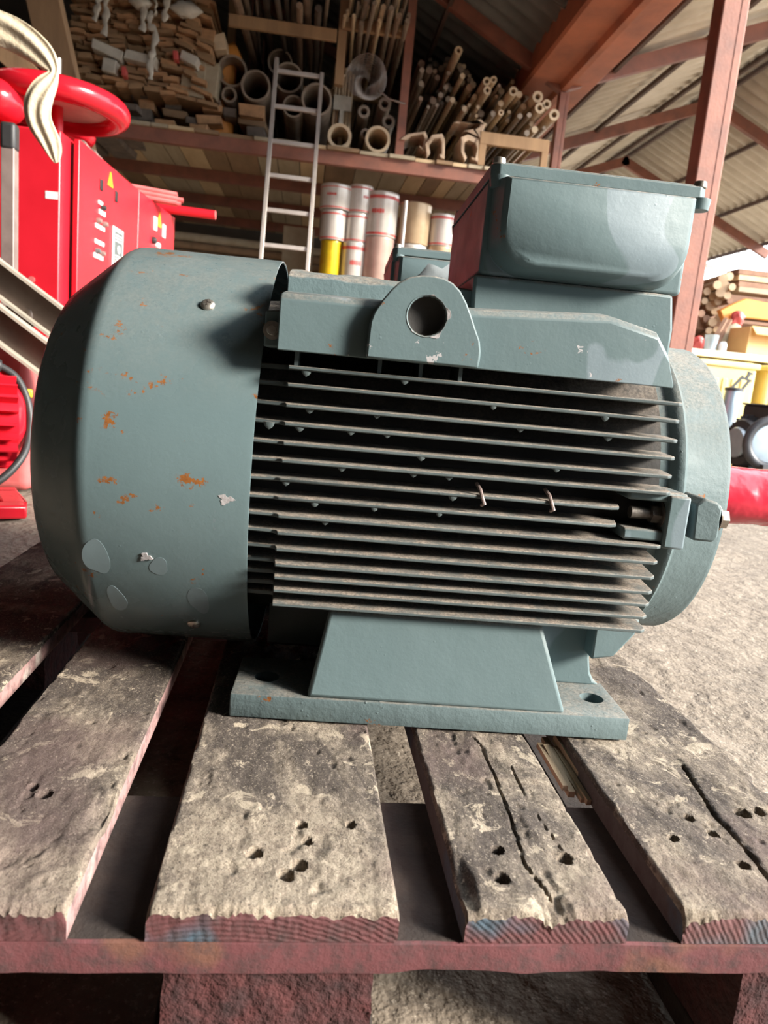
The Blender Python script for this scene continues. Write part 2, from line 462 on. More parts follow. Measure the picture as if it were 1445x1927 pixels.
# ------------------------------------------------------------------ the setting
def ground():
    # fine grid near the pallet, coarse further out; the surface is gently uneven
    xs = np.concatenate([np.linspace(-30, -1.6, 24), np.linspace(-1.5, 3.0, 150), np.linspace(3.2, 60, 40)])
    ys = np.concatenate([np.linspace(-40, -0.6, 30), np.linspace(-0.5, 4.0, 150), np.linspace(4.2, 60, 44)])
    X, Y = np.meshgrid(xs, ys)
    Z = 0.010 * fbm(X * 3, Y * 3, 3, 4) + 0.006 * fbm(X * 14, Y * 14, 9, 3)
    Z = Z - 0.010
    nx, ny = len(xs), len(ys)
    v = np.stack([X.ravel(), Y.ravel(), Z.ravel()], -1).tolist()
    f = [(j * nx + i, j * nx + i + 1, (j + 1) * nx + i + 1, (j + 1) * nx + i) for j in range(ny - 1) for i in range(nx - 1)]
    b = MB(); b.add(v, f)
    o = b.build('floor', M['ground'], smooth=80, weld=False)
    tag(o, 'dusty beige earth floor under the pallet and along the yard', 'floor', kind='structure')
ground()

VX0, VX1, VZ = 1.73, 2.33, 3.10          # valley gutter between the two roofs
RIDGE = (4.75, 4.20)
EAVE = (7.4, 3.05)

def sheet(name, p0, p1, y0, y1, mat, parent, pitch=0.20, amp=0.030):
    """one corrugated sheet running up the slope from p0=(x,z) to p1, between y0 and y1"""
    n = max(8, int((y1 - y0) / pitch * 10))
    d = Vector((p1[0] - p0[0], 0, p1[1] - p0[1])).normalized()
    nn = Vector((-d.z, 0, d.x))
    v = []
    for k in range(n + 1):
        y = y0 + (y1 - y0) * k / n
        h = amp * math.sin(2 * math.pi * y / pitch)
        for p in (p0, p1):
            q = Vector((p[0], y, p[1])) + nn * h
            v.append(q)
    f = [(2 * k, 2 * k + 1, 2 * k + 3, 2 * k + 2) for k in range(n)]
    b = MB(); b.add(v, f)
    o = b.build(name, mat, parent, smooth=60, weld=False)
    md = o.modifiers.new('thickness', 'SOLIDIFY'); md.thickness = 0.003
    return o

roof = empty('ceiling', (0, 0, 0))
tag(roof, 'corrugated metal roofs meeting at a rusty valley gutter overhead', 'ceiling', kind='structure')
LS = 0.50                                                      # slope of the left roof
LX = -4.6
y = -3.1
while y < 11.0:
    y1 = min(y + 1.35, 11.0)
    sheet('roof_sheet', (VX0 + 0.12, VZ + 0.16), (LX, VZ + 0.16 + (VX0 + 0.12 - LX) * LS), y, y1, M['sheet_shaded'], roof)
    y = y1
y = 4.6
k = 0
while y < 17.0:
    y1 = y + 0.9
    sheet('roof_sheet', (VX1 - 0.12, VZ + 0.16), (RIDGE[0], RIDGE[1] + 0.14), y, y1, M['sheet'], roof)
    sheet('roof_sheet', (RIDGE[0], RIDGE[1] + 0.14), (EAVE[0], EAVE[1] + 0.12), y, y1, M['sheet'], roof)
    y = y1
# valley gutter: a wide folded trough with a raised joint along its middle
g = MB()
prof = [(VX0, VZ + 0.22), (VX0, VZ + 0.02), (VX0 + 0.02, VZ), (2.00, VZ - 0.02), (2.02, VZ - 0.07), (2.07, VZ - 0.07), (2.09, VZ - 0.02),
        (VX1 - 0.02, VZ), (VX1, VZ + 0.02), (VX1, VZ + 0.22), (VX1 - 0.02, VZ + 0.22), (VX1 - 0.03, VZ + 0.04), (VX0 + 0.03, VZ + 0.04), (VX0 + 0.02, VZ + 0.22)]
g.prism(prof, 2.6, 17.0, 'y')
g.build('valley_gutter', M['rust_orange'], roof)
# purlins under the sheets, running away from the viewer
def purlin(x, z, y0, y1, w=0.035, h=0.05):
    b = MB(); b.box(x - w / 2, x + w / 2, y0, y1, z - h, z)
    b.build('purlin', M['purlin'], roof)
for t in (0.06, 0.40, 0.72, 0.98):
    purlin(VX1 + (RIDGE[0] - VX1) * t, VZ + 0.115 + (RIDGE[1] - VZ - 0.01) * t, 4.6, 17.0)
for t in (0.03, 0.33, 0.66, 0.97):
    purlin(RIDGE[0] + (EAVE[0] - RIDGE[0]) * t, RIDGE[1] + 0.10 + (EAVE[1] - RIDGE[1]) * t, 4.6, 17.0)
for t in (0.12, 0.35, 0.6, 0.85):
    purlin(VX0 + (LX - VX0) * t, VZ + 0.12 + (VX0 - LX) * LS * t, -3.1, 11.0)
# rafters of each frame
def rafter(p0, p1, y, w=0.07, h=0.13):
    b = MB(); b.beam((p0[0], y, p0[1]), (p1[0], y, p1[1]), w, h)
    b.build('rafter', M['rust_red'], roof)
for y in (6.5, 9.1, 11.7, 14.3):
    rafter((2.05, VZ + 0.0), (RIDGE[0] + 0.05, RIDGE[1] - 0.06), y)
    rafter((RIDGE[0] - 0.05, RIDGE[1] - 0.06), (EAVE[0], EAVE[1] - 0.06), y)
for y in (3.9, 6.5, 9.1):
    rafter((2.05, VZ - 0.02), (LX, VZ + (2.05 - LX) * LS - 0.02), y)
# rusty posts
def post(x, y, w, z1, label, lean=0.0):
    b = MB()
    # rolled section: two channels facing each other with a seam down the middle
    b.box(x - w / 2, x + w / 2, y - w * 0.42, y + w * 0.42, 0, z1)
    o = b.build('steel_post', M['rust_red'], None, bevel=0.008)
    s = MB()
    s.box(x + w * 0.20, x + w * 0.25, y - w * 0.42 - 0.003, y - w * 0.42 + 0.002, 0.02, z1 - 0.02)
    s.build('weld_seam', M['rust_red'], o)
    p = MB(); p.box(x - w * 0.9, x + w * 0.9, y - w * 0.9, y + w * 0.9, -0.012, 0.012)
    p.build('base_plate', M['rust_red'], o)
    tag(o, label, 'post')
post(2.15, 3.9, 0.15, VZ - 0.075, 'rusty red steel post standing behind the terminal box on the right')
post(2.06, 6.5, 0.09, VZ - 0.075, 'thin rusty post at the right end of the pipe shelf under the gutter')
post(4.72, 9.25, 0.09, RIDGE[1] - 0.05, 'far thin post under the ridge of the pale roof')
# walls
w = MB(); w.box(-4.7, 2.0, 10.9, 11.0, -0.02, 6.4)
tag(w.build('wall_back', M['wall_dark']), 'dim wall behind the shelf of pipes', 'wall', kind='structure')
w = MB(); w.box(-4.75, -4.6, -3.1, 11.0, -0.02, 6.4)
tag(w.build('wall_left', M['wall_dark']), 'dim wall on the far left of the shed', 'wall', kind='structure')
w = MB(); w.box(-4.75, 1.9, -3.1, -3.0, -0.02, 6.4)  # unseen, added to narrow the opening and cut light from the front
tag(w.build('wall_front_blocker', M['wall_dark']), 'unseen dim wall added behind the photographer to limit the light', 'wall', kind='structure')
w = MB(); w.box(1.9, 2.0, -3.1, -1.4, -0.02, 3.2)  # unseen, added to keep sun and sky off the front ground
tag(w.build('wall_right_blocker', M['wall_dark']), 'short unseen wall added on the right behind the photographer to block light', 'wall', kind='structure')
w = MB(); w.box(2.0, 9.0, 17.0, 17.12, -0.02, 2.6)
tag(w.build('wall_far', M['wall_pale']), 'pale low wall closing the far bay on the right', 'wall', kind='structure')

# ------------------------------------------------------------------ pallet
PT = 0.144
pallet = empty('wooden_pallet', (0, 0.6, 0))
tag(pallet, 'worn wooden pallet with dusty deck boards carrying the grey motors', 'pallet')
PL = (0, -0.6, 0)

def px_list(ps):
    return [(at_z(x, y, PT).x, at_z(x, y, PT).y) for x, y in ps]

def deck_board(x0, x1, seed, holes=(), cracks=(), gouges=(), lifts=(), ends='end_red', th=0.022):
    nx = max(20, int((x1 - x0) / 0.0014))
    xs = np.linspace(x0, x1, nx)
    ys = np.concatenate([np.arange(0.0, 0.30, 0.0014), np.arange(0.30, 0.7, 0.004), np.linspace(0.7, 1.2, 50)])
    X, Y = np.meshgrid(xs, ys)
    Z = np.full_like(X, PT)
    Z += 0.0012 * fbm(X * 30, Y * 12, seed, 3) + 0.0008 * fbm(X * 140, Y * 70, seed + 5, 3)
    pit = fbm(X * 75, Y * 55, seed + 11, 3)
    Z -= 0.0016 * np.clip(pit - 0.36, 0, 0.2) / 0.2 + 0.0013
    Z += 0.0009 * np.clip(fbm(X * 60, Y * 45, seed + 13, 4) - 0.1, 0, 0.3) / 0.3
    # worn long edges and front edge
    e = np.minimum(X - x0, x1 - X)
    wear = 0.0025 + 0.0025 * fbm(Y * 60, Y * 0 + 3.3, seed + 21, 3)
    Z -= 0.0045 * np.clip(1 - e / np.maximum(wear, 0.0008), 0, 1) ** 2
    fw = 0.0035 + 0.004 * np.abs(fbm(X * 90, X * 0 + 1.7, seed + 31, 3))
    Z -= 0.006 * np.clip(1 - Y / fw, 0, 1) ** 1.5 * (0.5 + np.abs(fbm(X * 240, X * 0 + 5.1, seed + 41, 2)))
    for (hx, hy, r, dep) in holes:
        d = np.hypot(X - hx, (Y - hy) * 0.9) / (r * (1 + 0.25 * fbm(X * 300, Y * 300, seed + 51, 2)))
        Z -= dep * np.clip((1.25 - d) / 0.45, 0, 1)
    for (pts, wd, dep) in cracks:
        D = np.full_like(X, 9.0)
        for (ax, ay), (bx, by) in zip(pts[:-1], pts[1:]):
            L2 = (bx - ax) ** 2 + (by - ay) ** 2
            t = np.clip(((X - ax) * (bx - ax) + (Y - ay) * (by - ay)) / L2, 0, 1)
            D = np.minimum(D, np.hypot(X - ax - t * (bx - ax), Y - ay - t * (by - ay)))
        D = D + 0.0006 * fbm(X * 200, Y * 200, seed + 61, 2)
        Z -= dep * np.clip((wd * 1.4 - D) / wd, 0, 1)
    for (gx, gy, rx, ry, dep) in gouges:
        d = np.hypot((X - gx) / rx, (Y - gy) / ry) + 0.25 * fbm(X * 160, Y * 60, seed + 71, 3)
        fib = 0.35 * fbm(X * 420, Y * 40, seed + 81, 2)
        Z -= dep * np.clip((1 - d) * 1.6, 0, 1) * (0.8 + fib)
    for fn in lifts:
        Z += fn(X, Y)
    ny = len(ys)
    Yj = Y.copy()
    Yj[0, :] += 0.0022 * fbm(xs * 120, xs * 0 + 2.2, seed + 91, 3)
    top = np.stack([X.ravel(), Yj.ravel(), Z.ravel()], -1)
    v = top.tolist()
    f = [(j * nx + i, j * nx + i + 1, (j + 1) * nx + i + 1, (j + 1) * nx + i) for j in range(ny - 1) for i in range(nx - 1)]
    mi = [0] * len(f)
    zb = PT - th
    # skirts: front end in a few courses, sides, back, bottom
    def course(idx, mat, ysh=None):
        nonlocal v, f, mi
        prev = list(idx)
        for k in (1, 2, 3, 4):
            base = len(v)
            for q in idx:
                p = v[q]
                z = p[2] + (zb - p[2]) * k / 4
                jy = random.uniform(-0.0004, 0.0004) * (k < 4) if ysh else 0
                v.append([p[0], (0.0 if ysh else p[1]) + jy, z])
            cur = list(range(base, base + len(idx)))
            for a in range(len(idx) - 1):
                f.append((prev[a], cur[a], cur[a + 1], prev[a + 1])); mi.append(mat)
            prev = cur
    course([i for i in range(nx)], 1, True)
    course([j * nx + nx - 1 for j in range(ny)], 2)
    course([(ny - 1) * nx + i for i in range(nx - 1, -1, -1)], 2)
    course([j * nx for j in range(ny - 1, -1, -1)], 3)
    base = len(v)
    v += [[x0, 0, zb], [x1, 0, zb], [x1, 1.2, zb], [x0, 1.2, zb]]
    f.append((base, base + 3, base + 2, base + 1)); mi.append(2)
    me = bpy.data.meshes.new('deck_board')
    me.from_pydata([tuple(map(float, p)) for p in v], [], f)
    for m in (wood_top('pallet_wood_%d' % seed, seed, {4: 0.55, 5: 0.3}.get(seed, 1.0)), M[ends], M['side_pink_lit'], M['side_shade']):  # less painted shade on the sunlit right boards
        me.materials.append(m)
    me.polygons.foreach_set('material_index', mi)
    me.polygons.foreach_set('use_smooth', [True] * len(f))
    me.set_sharp_from_angle(angle=math.radians(50))
    o = bpy.data.objects.new('deck_board', me)
    COL.objects.link(o); o.parent = pallet; o.location = PL
    return o

def hl(ps):
    out = []
    for (x, y, r) in ps:
        p = at_z(x, y, PT)
        out.append((p.x, p.y, r, 0.012))
    return out
crack5 = px_list([(1285, 1438), (1318, 1490), (1345, 1532), (1400, 1592), (1450, 1655)])
crack4 = px_list([(890, 1385), (907, 1402), (934, 1464), (968, 1558), (987, 1622), (1036, 1683)])
crack4b = px_list([(960, 1440), (1010, 1530), (1060, 1600)])
def lift5(X, Y):
    # the strip right of the long crack has sprung up a little
    xc = np.interp(Y, [p[1] for p in crack5[::-1]], [p[0] for p in crack5[::-1]])
    on = np.clip((X - xc) / 0.004, 0, 1) * (Y < crack5[0][1] + 0.01)
    return 0.0018 * on
g2 = at_z(190, 1520, PT); g4 = at_z(884, 1660, PT); g4b = at_z(1040, 1700, PT); g5 = at_z(1312, 1735, PT); g5r = at_z(1440, 1478, PT)
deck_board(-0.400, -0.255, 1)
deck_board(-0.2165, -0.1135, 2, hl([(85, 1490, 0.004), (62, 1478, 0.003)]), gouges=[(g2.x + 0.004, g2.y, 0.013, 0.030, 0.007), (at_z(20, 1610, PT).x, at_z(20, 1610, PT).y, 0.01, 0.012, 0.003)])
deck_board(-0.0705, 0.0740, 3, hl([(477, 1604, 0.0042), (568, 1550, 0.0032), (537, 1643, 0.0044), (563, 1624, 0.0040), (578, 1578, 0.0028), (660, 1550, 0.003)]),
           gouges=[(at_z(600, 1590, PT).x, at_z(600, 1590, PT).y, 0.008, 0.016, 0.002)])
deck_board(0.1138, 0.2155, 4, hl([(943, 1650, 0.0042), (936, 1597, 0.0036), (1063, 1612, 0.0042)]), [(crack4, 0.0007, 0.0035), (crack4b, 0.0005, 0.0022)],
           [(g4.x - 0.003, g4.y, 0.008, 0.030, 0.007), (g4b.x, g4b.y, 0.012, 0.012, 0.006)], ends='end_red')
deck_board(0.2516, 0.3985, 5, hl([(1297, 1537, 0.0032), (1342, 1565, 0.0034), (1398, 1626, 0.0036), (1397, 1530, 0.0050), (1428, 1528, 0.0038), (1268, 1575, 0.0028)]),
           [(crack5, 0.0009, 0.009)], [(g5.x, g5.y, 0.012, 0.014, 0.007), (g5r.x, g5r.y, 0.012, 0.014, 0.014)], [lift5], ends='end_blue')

def plain_board(name, x0, x1, y0, y1, z0, z1, mats, seed, dirs='x'):
    """a lower board with a slightly irregular front edge"""
    n = 160
    b = MB()
    rings = []
    for k in range(n + 1):
        x = x0 + (x1 - x0) * k / n
        w = float(0.0022 * fbm(np.array([x * 22.0]), np.array([seed * 1.3]), seed, 4)[0])
        c = float(max(0.0, fbm(np.array([x * 9.0]), np.array([seed * 2.3]), seed + 3, 3)[0] - 0.12)) * 0.012
        rings.append([(x, y0 + w, z0 + c + 0.001), (x, y0 + w * 0.6 - 0.0008, (z0 + z1) / 2), (x, y0 + w, z1 - 0.001), (x, y0 + w + 0.002, z1), (x, y1, z1), (x, y1, z0), (x, y0 + 0.01 + w, z0)])
    b.loft(rings, 0)
    for q, f in enumerate(b.f):          # dusty top face with gap shade in its colour, painted front
        if len(f) == 4 and all(b.v[i][2] > z1 - 0.0005 for i in f): b.m[q] = 1
    o = b.build(name, mats, pallet, smooth=50)
    o.location = PL
    return o
for k, (a, c) in enumerate(((0.0, 0.145), (0.5275, 0.6725), (1.055, 1.2))):
    plain_board('cross_board', -0.4, 0.4, a, c, PT - 0.044, PT - 0.0225, [M['stringer_paint'], M['cross_dirt_shade']], 4 + k)
def block(x0, x1, y0, y1):
    b = MB()
    n, m = 26, 16
    rings = []
    per = []
    for t in range(n): per.append((x0 + (x1 - x0) * t / n, y0))
    for t in range(m): per.append((x1, y0 + (y1 - y0) * t / m))
    for t in range(n): per.append((x1 - (x1 - x0) * t / n, y1))
    for t in range(m): per.append((x0, y1 - (y1 - y0) * t / m))
    for k in range(15):
        z = 0.022 + 0.0775 * k / 14
        ring = []
        for (x, y) in per:
            d = 0.0022 * float(fbm(np.array([x * 90 + y * 70]), np.array([z * 110]), 17, 3)[0])
            cx, cy = (x0 + x1) / 2, (y0 + y1) / 2
            ring.append((x + d * (1 if x > cx else -1), y + d * (1 if y > cy else -1), z))
        rings.append(ring)
    b.loft(rings)
    o = b.build('block', M['block_paint'], pallet, smooth=60)
    o.location = PL
for xa, xb in ((-0.4, -0.30), (-0.0615, 0.0625), (0.30, 0.4)):
    for ya, yb in ((0.0, 0.10), (0.5275, 0.6725), (1.10, 1.2)):
        block(xa, xb, ya + 0.004, yb - 0.002)
for xa, xb in ((-0.4, -0.30), (-0.0725, 0.0725), (0.30, 0.4)):
    b = MB(); b.box(xa, xb, 0.002, 1.198, 0.0, 0.0215)
    o = b.build('bottom_runner', M['cross_dirt_shade'], pallet, bevel=0.002); o.location = PL  # runners darkened with the same painted gap shade
# splintered offcut jammed in the gap beside the right board
b = MB()
p0, p1 = at_z(1030, 1385, PT - 0.012), at_z(1118, 1515, PT - 0.016)
d = (p1 - p0)
for k in range(7):
    s = (k - 3) * 0.0042
    l0, l1 = random.uniform(0, 0.2), random.uniform(0.75, 1.0)
    a = p0 + d * l0 + Vector((s, 0, random.uniform(-0.003, 0.003)))
    c = p0 + d * l1 + Vector((s + random.uniform(-0.003, 0.003), 0, random.uniform(-0.006, 0.002)))
    b.beam(a, c, random.uniform(0.003, 0.006), random.uniform(0.004, 0.009))
o = b.build('splintered_strip', M['raw_wood'], pallet); o.location = PL

# ------------------------------------------------------------------ grey electric motor
# local frame: x along the shaft (0 = left end of the foot), y away from the viewer (0 = front of the foot), z up
AV, AH = 0.200, 0.2087          # shaft axis
FIN_Z = [0.3033, 0.2893, 0.2734, 0.2588, 0.2428, 0.2281, 0.2119, 0.1960, 0.1814, 0.1674, 0.1533, 0.1399, 0.1280, 0.1162, 0.1047]

def hexbolt(b, p, axis, r, h, wash=0.0, mi=0):
    p, axis = Vector(p), Vector(axis).normalized()
    if wash:
        b.tube(p, p + axis * wash, r * 1.45, 18, mi=mi)
        p = p + axis * wash
    b.tube(p, p + axis * h, r, 6, mi=mi)
    b.tube(p + axis * h, p + axis * (h + 0.0006), r * 0.8, 12, r1=r * 0.7, mi=mi)

def make_motor(loc, rz):
    root = empty('electric_motor', loc, rz)
    P, PC, PF, PG = M['paint'], M['paint_cover'], M['paint_fin'], M['paint_cast']
    AX = (0, AV, AH)
    # fan cover
    b = MB()
    R = 0.200
    prof = [(0.0055, R - 0.0022), (0.0062, R - 0.0012), (0.0060, R), (0.002, R + 0.0004), (-0.060, R), (-0.126, R), (-0.132, R - 0.0008), (-0.137, R - 0.0032), (-0.142, R - 0.0075)]
    prof += [(-0.142 - 0.044 * t, R - 0.0075 - 0.036 * t) for t in (0.25, 0.5, 0.75, 1.0)]
    prof += [(-0.189, 0.152), (-0.191, 0.146), (-0.191, 0.06), (-0.189, 0.06), (-0.188, 0.145), (-0.135, R - 0.006), (-0.12, R - 0.002), (0.0055, R - 0.0022)]
    b.lathe(prof, AX, (1, 0, 0), 160)
    cover = b.build('fan_cover', PC, root, smooth=40)
    # intake grille of concentric wires
    b = MB()
    for r in (0.016, 0.027, 0.038, 0.049, 0.060):
        b.torus((-0.190, AV, AH), (1, 0, 0), r, 0.0016, 40, 6)
    for k in range(6):
        a = k * math.pi / 3
        b.tube((-0.1885, AV, AH), (-0.1885, AV + 0.062 * math.cos(a), AH + 0.062 * math.sin(a)), 0.0016, 6)
    b.build('grille', PC, cover)
    for a in (44.6, -48.3, 135, 225):
        b = MB()
        ca, sa = math.cos(math.radians(a)), math.sin(math.radians(a))
        nrm = Vector((0, -ca, sa))
        c = Vector((-0.0455, AV, AH)) + nrm * (R - 0.0005)
        prof2 = [(0, 0.0062), (0.0018, 0.0062), (0.0034, 0.0050), (0.0042, 0.0028), (0.0044, 0.0)]
        b.lathe(prof2, c, nrm, 18)
        _, e1, e2 = frame_of(nrm)
        for e, g in ((e1, e2), (e2, e1)):
            b.beam(c + nrm * 0.0042 - e * 0.0032, c + nrm * 0.0042 + e * 0.0032, 0.0011, 0.0009, nrm, 1)
        b.build('cover_screw', [M['bolt'], M['dark_bolt']], cover)
    # scraped patch of bare metal on the cover
    def cover_patch(px_ang, u, w, h, mat, seed, th=0.0006):
        b = MB()
        n = 22
        ring0, ring1 = [], []
        for k in range(n):
            t = 2 * math.pi * k / n
            rr = 1 + 0.35 * math.sin(3 * t + seed) + 0.2 * math.sin(7 * t + seed * 2)
            uu = u + w * rr * math.cos(t)
            aa = math.radians(px_ang) + (h / R) * rr * math.sin(t)
            for ring, rad in ((ring0, R - 0.0004), (ring1, R + th)):
                ring.append((uu, AV - rad * math.cos(aa), AH + rad * math.sin(aa)))
        b.loft([ring0, ring1])
        b.build('bare_patch', mat, cover, smooth=30)
    cover_patch(-4.7, -0.0129, 0.0055, 0.0038, M['bare_primer'], 1.0)
    cover_patch(-21.7, -0.079, 0.0044, 0.0034, M['bare_primer'], 2.3, 0.0012)
    for (a_, u_, w_, h_, s_) in ((-10.0, -0.0150, 0.0080, 0.0160, 0.3), (-23.0, -0.1210, 0.0100, 0.0200, 1.9), (-36.0, -0.0370, 0.0085, 0.0200, 2.6), (-38.0, -0.1100, 0.0085, 0.0170, 4.0), (-24.5, -0.0690, 0.0085, 0.0085, 5.2)):
        b = MB()
        n_ = 36
        r0, r1 = [], []
        for q in range(n_):
            t = 2 * math.pi * q / n_
            rr = 1 + 0.14 * math.sin(2 * t + s_) + 0.08 * math.sin(3 * t + 2 * s_)
            aa = math.radians(a_) + (h_ / R) * rr * math.sin(t)
            for ring, rad in ((r0, R - 0.0004), (r1, R + 0.00022)):
                ring.append((u_ + w_ * rr * math.cos(t), AV - rad * math.cos(aa), AH + rad * math.sin(aa)))
        # domed fan following the curve of the cover
        b.loft([r0, r1], caps=False)
        rows = [r1]
        for f_ in (0.66, 0.33):
            rows.append([(u_ + w_ * f_ * (1 + 0.14 * math.sin(2 * t + s_) + 0.08 * math.sin(3 * t + 2 * s_)) * math.cos(t),) + (lambda aa: (AV - (R + 0.00022) * math.cos(aa), AH + (R + 0.00022) * math.sin(aa)))(math.radians(a_) + (h_ * f_ / R) * (1 + 0.14 * math.sin(2 * t + s_) + 0.08 * math.sin(3 * t + 2 * s_)) * math.sin(t)) for t in [2 * math.pi * q / n_ for q in range(n_)]])
        b.loft(rows, caps=False)
        b.add(rows[-1], [tuple(range(n_))])
        b.build('touch_up_patch', M['touch_up'], cover, smooth=40)
    # stator frame
    b = MB()
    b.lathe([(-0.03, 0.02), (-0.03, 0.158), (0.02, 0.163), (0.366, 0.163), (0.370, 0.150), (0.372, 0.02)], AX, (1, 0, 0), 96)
    frame = b.build('stator_frame', M['grime_shade'], root)
    # side cooling fins
    for side in (0, 1):
        for i, z in enumerate(FIN_Z):
            dz = z - AH
            vc = AV - math.sqrt(max(0.0, 0.1975 ** 2 - dz * dz)) + 0.002
            root_v = AV - math.sqrt(max(0.0, 0.160 ** 2 - dz * dz)) + 0.006
            tip = 0.0012 + 0.0009 * math.sin(i * 2.1)
            if i in (6, 7):
                ol = [(-0.012, root_v), (-0.012, vc), (0.026, vc), (0.0285, vc - 0.002), (0.0305, tip), (0.312, tip), (0.3195, tip + 0.004), (0.326, tip + 0.028), (0.326, root_v)]
            else:
                e = 0.3625 - 0.003 * abs(i - 6) / 8
                ol = [(-0.012, root_v), (-0.012, vc), (0.026, vc), (0.0285, vc - 0.002 if vc > tip + 0.003 else tip + 0.002), (0.0305, tip), (e - 0.005, tip), (e, tip + 0.005), (e + 0.006, root_v)]
            th0, th1 = 0.0016, 0.0024            # half thickness at tip and root
            b = MB()
            vs = []
            for s in (-1, 1):
                for (u, v) in ol:
                    k = min(1.0, max(0.0, (v - tip) / 0.05))
                    yy = v if side == 0 else 2 * AV - v
                    sag = 0.0006 * math.sin(u * 40 + i)
                    vs.append((u, yy, z + s * (th0 + (th1 - th0) * k) + sag))
            n = len(ol)
            fs = [tuple(range(n)), tuple(range(2 * n - 1, n - 1, -1))] + [(q, (q + 1) % n, (q + 1) % n + n, q + n) for q in range(n)]
            b.add(vs, fs)
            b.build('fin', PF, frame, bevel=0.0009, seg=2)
    # paint runs hanging off the fin edges
    if True:
        for (u, i, s) in ((0.045, 0, 1.0), (0.125, 0, .8), (0.05, 2, .9), (0.105, 2, .7), (0.018, 3, 1.1), (0.043, 3, 1.1), (0.085, 3, .9), (0.115, 3, .8), (0.2, 1, .7), (0.295, 1, .9), (0.225, 2, .8), (0.145, 4, .9),
                          (0.08, 5, .9), (0.14, 5, .8), (0.17, 5, .8), (0.035, 6, .8), (0.175, 6, 1), (0.06, 7, .8), (0.11, 7, .7), (0.165, 7, .7), (0.07, 8, .8), (0.30, 2, 1.0), (0.26, 4, .8)):
            b = MB()
            z = FIN_Z[i] - 0.0012
            b.lathe([(-0.0012, 0.0), (-0.0012, 0.0042 * s), (0.0015, 0.0036 * s), (0.0032 * s, 0.0022 * s), (0.0046 * s, 0.0)], (u, 0.0032, z), (0, 0, -1), 12)
            b.v = [(x, 0.0032 + (y - 0.0032) * 0.32, z_) for x, y, z_ in b.v]
            d = b.build('paint_drip', PF, frame)
    # wires caught between the fins
    for (u, i) in ((0.1985, 6), (0.258, 6)):
        b = MB()
        z = FIN_Z[i]
        b.path([(u - 0.003, 0.012, z + 0.010), (u - 0.001, 0.003, z + 0.006), (u + 0.001, -0.001, z - 0.001), (u + 0.003, -0.001, z - 0.005), (u + 0.0015, 0.003, z - 0.007)], 0.0016, 8)
        b.build('wire_end', M['grey_steel'], frame)
    # fins across the top
    for k in range(11):
        v = 0.100 + 0.020 * k
        dz = math.sqrt(0.158 ** 2 - (v - AV) ** 2)
        top = AH + 0.1925 - 0.26 * abs(v - AV) ** 1.35
        b = MB()
        b.prism([(0.028, AH + dz), (0.028, top - 0.004), (0.032, top), (0.352, top), (0.357, top - 0.006), (0.357, AH + dz)], v - 0.0022, v + 0.0022, 'y')
        b.build('top_fin', P, frame, bevel=0.0012)
    for k in range(9):                              # bottom fins, in the dark between the feet
        v = 0.12 + 0.020 * k
        dz = math.sqrt(0.158 ** 2 - (v - AV) ** 2)
        b = MB()
        b.box(0.02, 0.357, v - 0.002, v + 0.002, AH - 0.182, AH - dz)
        b.build('bottom_fin', PF, frame)
    # shoulders: the heavy rails above the side fins
    for side in (0, 1):
        b = MB()
        rings = []
        for (u, zt, pull) in ((0.0205, 0.3610, 0.0), (0.0225, 0.3622, 0.0), (0.090, 0.3628, 0.0), (0.178, 0.3640, 0.0), (0.287, 0.3700, 0.0), (0.3285, 0.3612, 0.002), (0.342, 0.3440, 0.004), (0.3495, 0.3245, 0.005)):
            ring = [(0.0 + pull, 0.3165), (0.0 + pull, zt - 0.006), (0.004 + pull, zt - 0.001), (0.009 + pull, zt), (0.030, zt + 0.003), (0.052, max(zt + 0.004, 0.335)), (0.095, 0.352), (0.085, 0.325), (0.030, 0.3195)]
            rings.append([(u, v if side == 0 else 2 * AV - v, z) for v, z in ring])
        b.loft(rings)
        sh = b.build('shoulder_rail', M['paint_runs'], root, bevel=0.001, smooth=30)
        b = MB()                                    # flaking second rail behind the front one
        rings = []
        for u in [0.022 + 0.010 * q for q in range(13)]:
            j = 0.0009 * math.sin(u * 310) + 0.0007 * math.sin(u * 733 + 1)
            ring = [(0.042, 0.352), (0.046, 0.3795 + j), (0.052, 0.3838 + j), (0.074, 0.3880 - j), (0.080, 0.386), (0.090, 0.35)]
            rings.append([(u, v if side == 0 else 2 * AV - v, z) for v, z in ring])
        b.loft(rings)
        b.build('upper_rail', M['paint_flaking'], root, bevel=0.0008, smooth=30)
        for u in (0.104, 0.138, 0.171, 0.036):     # little webs under the rail
            b = MB()
            v0, v1 = (0.010, 0.06) if side == 0 else (2 * AV - 0.06, 2 * AV - 0.010)
            b.box(u - 0.0016, u + 0.0016, v0, v1, FIN_Z[0], 0.320)
            b.build('web', PF, sh)
        # lifting lug
        b = MB()
        cx, cz, r = 0.1363, 0.3532, 0.0150
        outer = [(0.0915, 0.3172), (0.0917, 0.3300), (0.0922, 0.3440), (0.0945, 0.3520), (0.1000, 0.3615), (0.1065, 0.3705), (0.1120, 0.3765), (0.1200, 0.3812), (0.1290, 0.3835), (0.1380, 0.3840), (0.1470, 0.3830),
                 (0.1545, 0.3800), (0.1610, 0.3745), (0.1668, 0.3660), (0.1715, 0.3570), (0.1765, 0.3460), (0.1805, 0.3380), (0.1822, 0.3300), (0.1822, 0.3230), (0.1815, 0.3172)]
        n = len(outer)
        angs = [math.atan2(p[1] - cz, p[0] - cx) for p in outer]
        inner = [(cx + r * math.cos(a), cz + r * math.sin(a)) for a in angs]
        # close below the hole with extra points along the bottom edge
        for q in range(1, 8):
            x = 0.1815 + (0.0915 - 0.1815) * q / 8
            outer.append((x, 0.3172)); a = math.atan2(0.3172 - cz, x - cx)
            inner.append((cx + r * math.cos(a), cz + r * math.sin(a)))
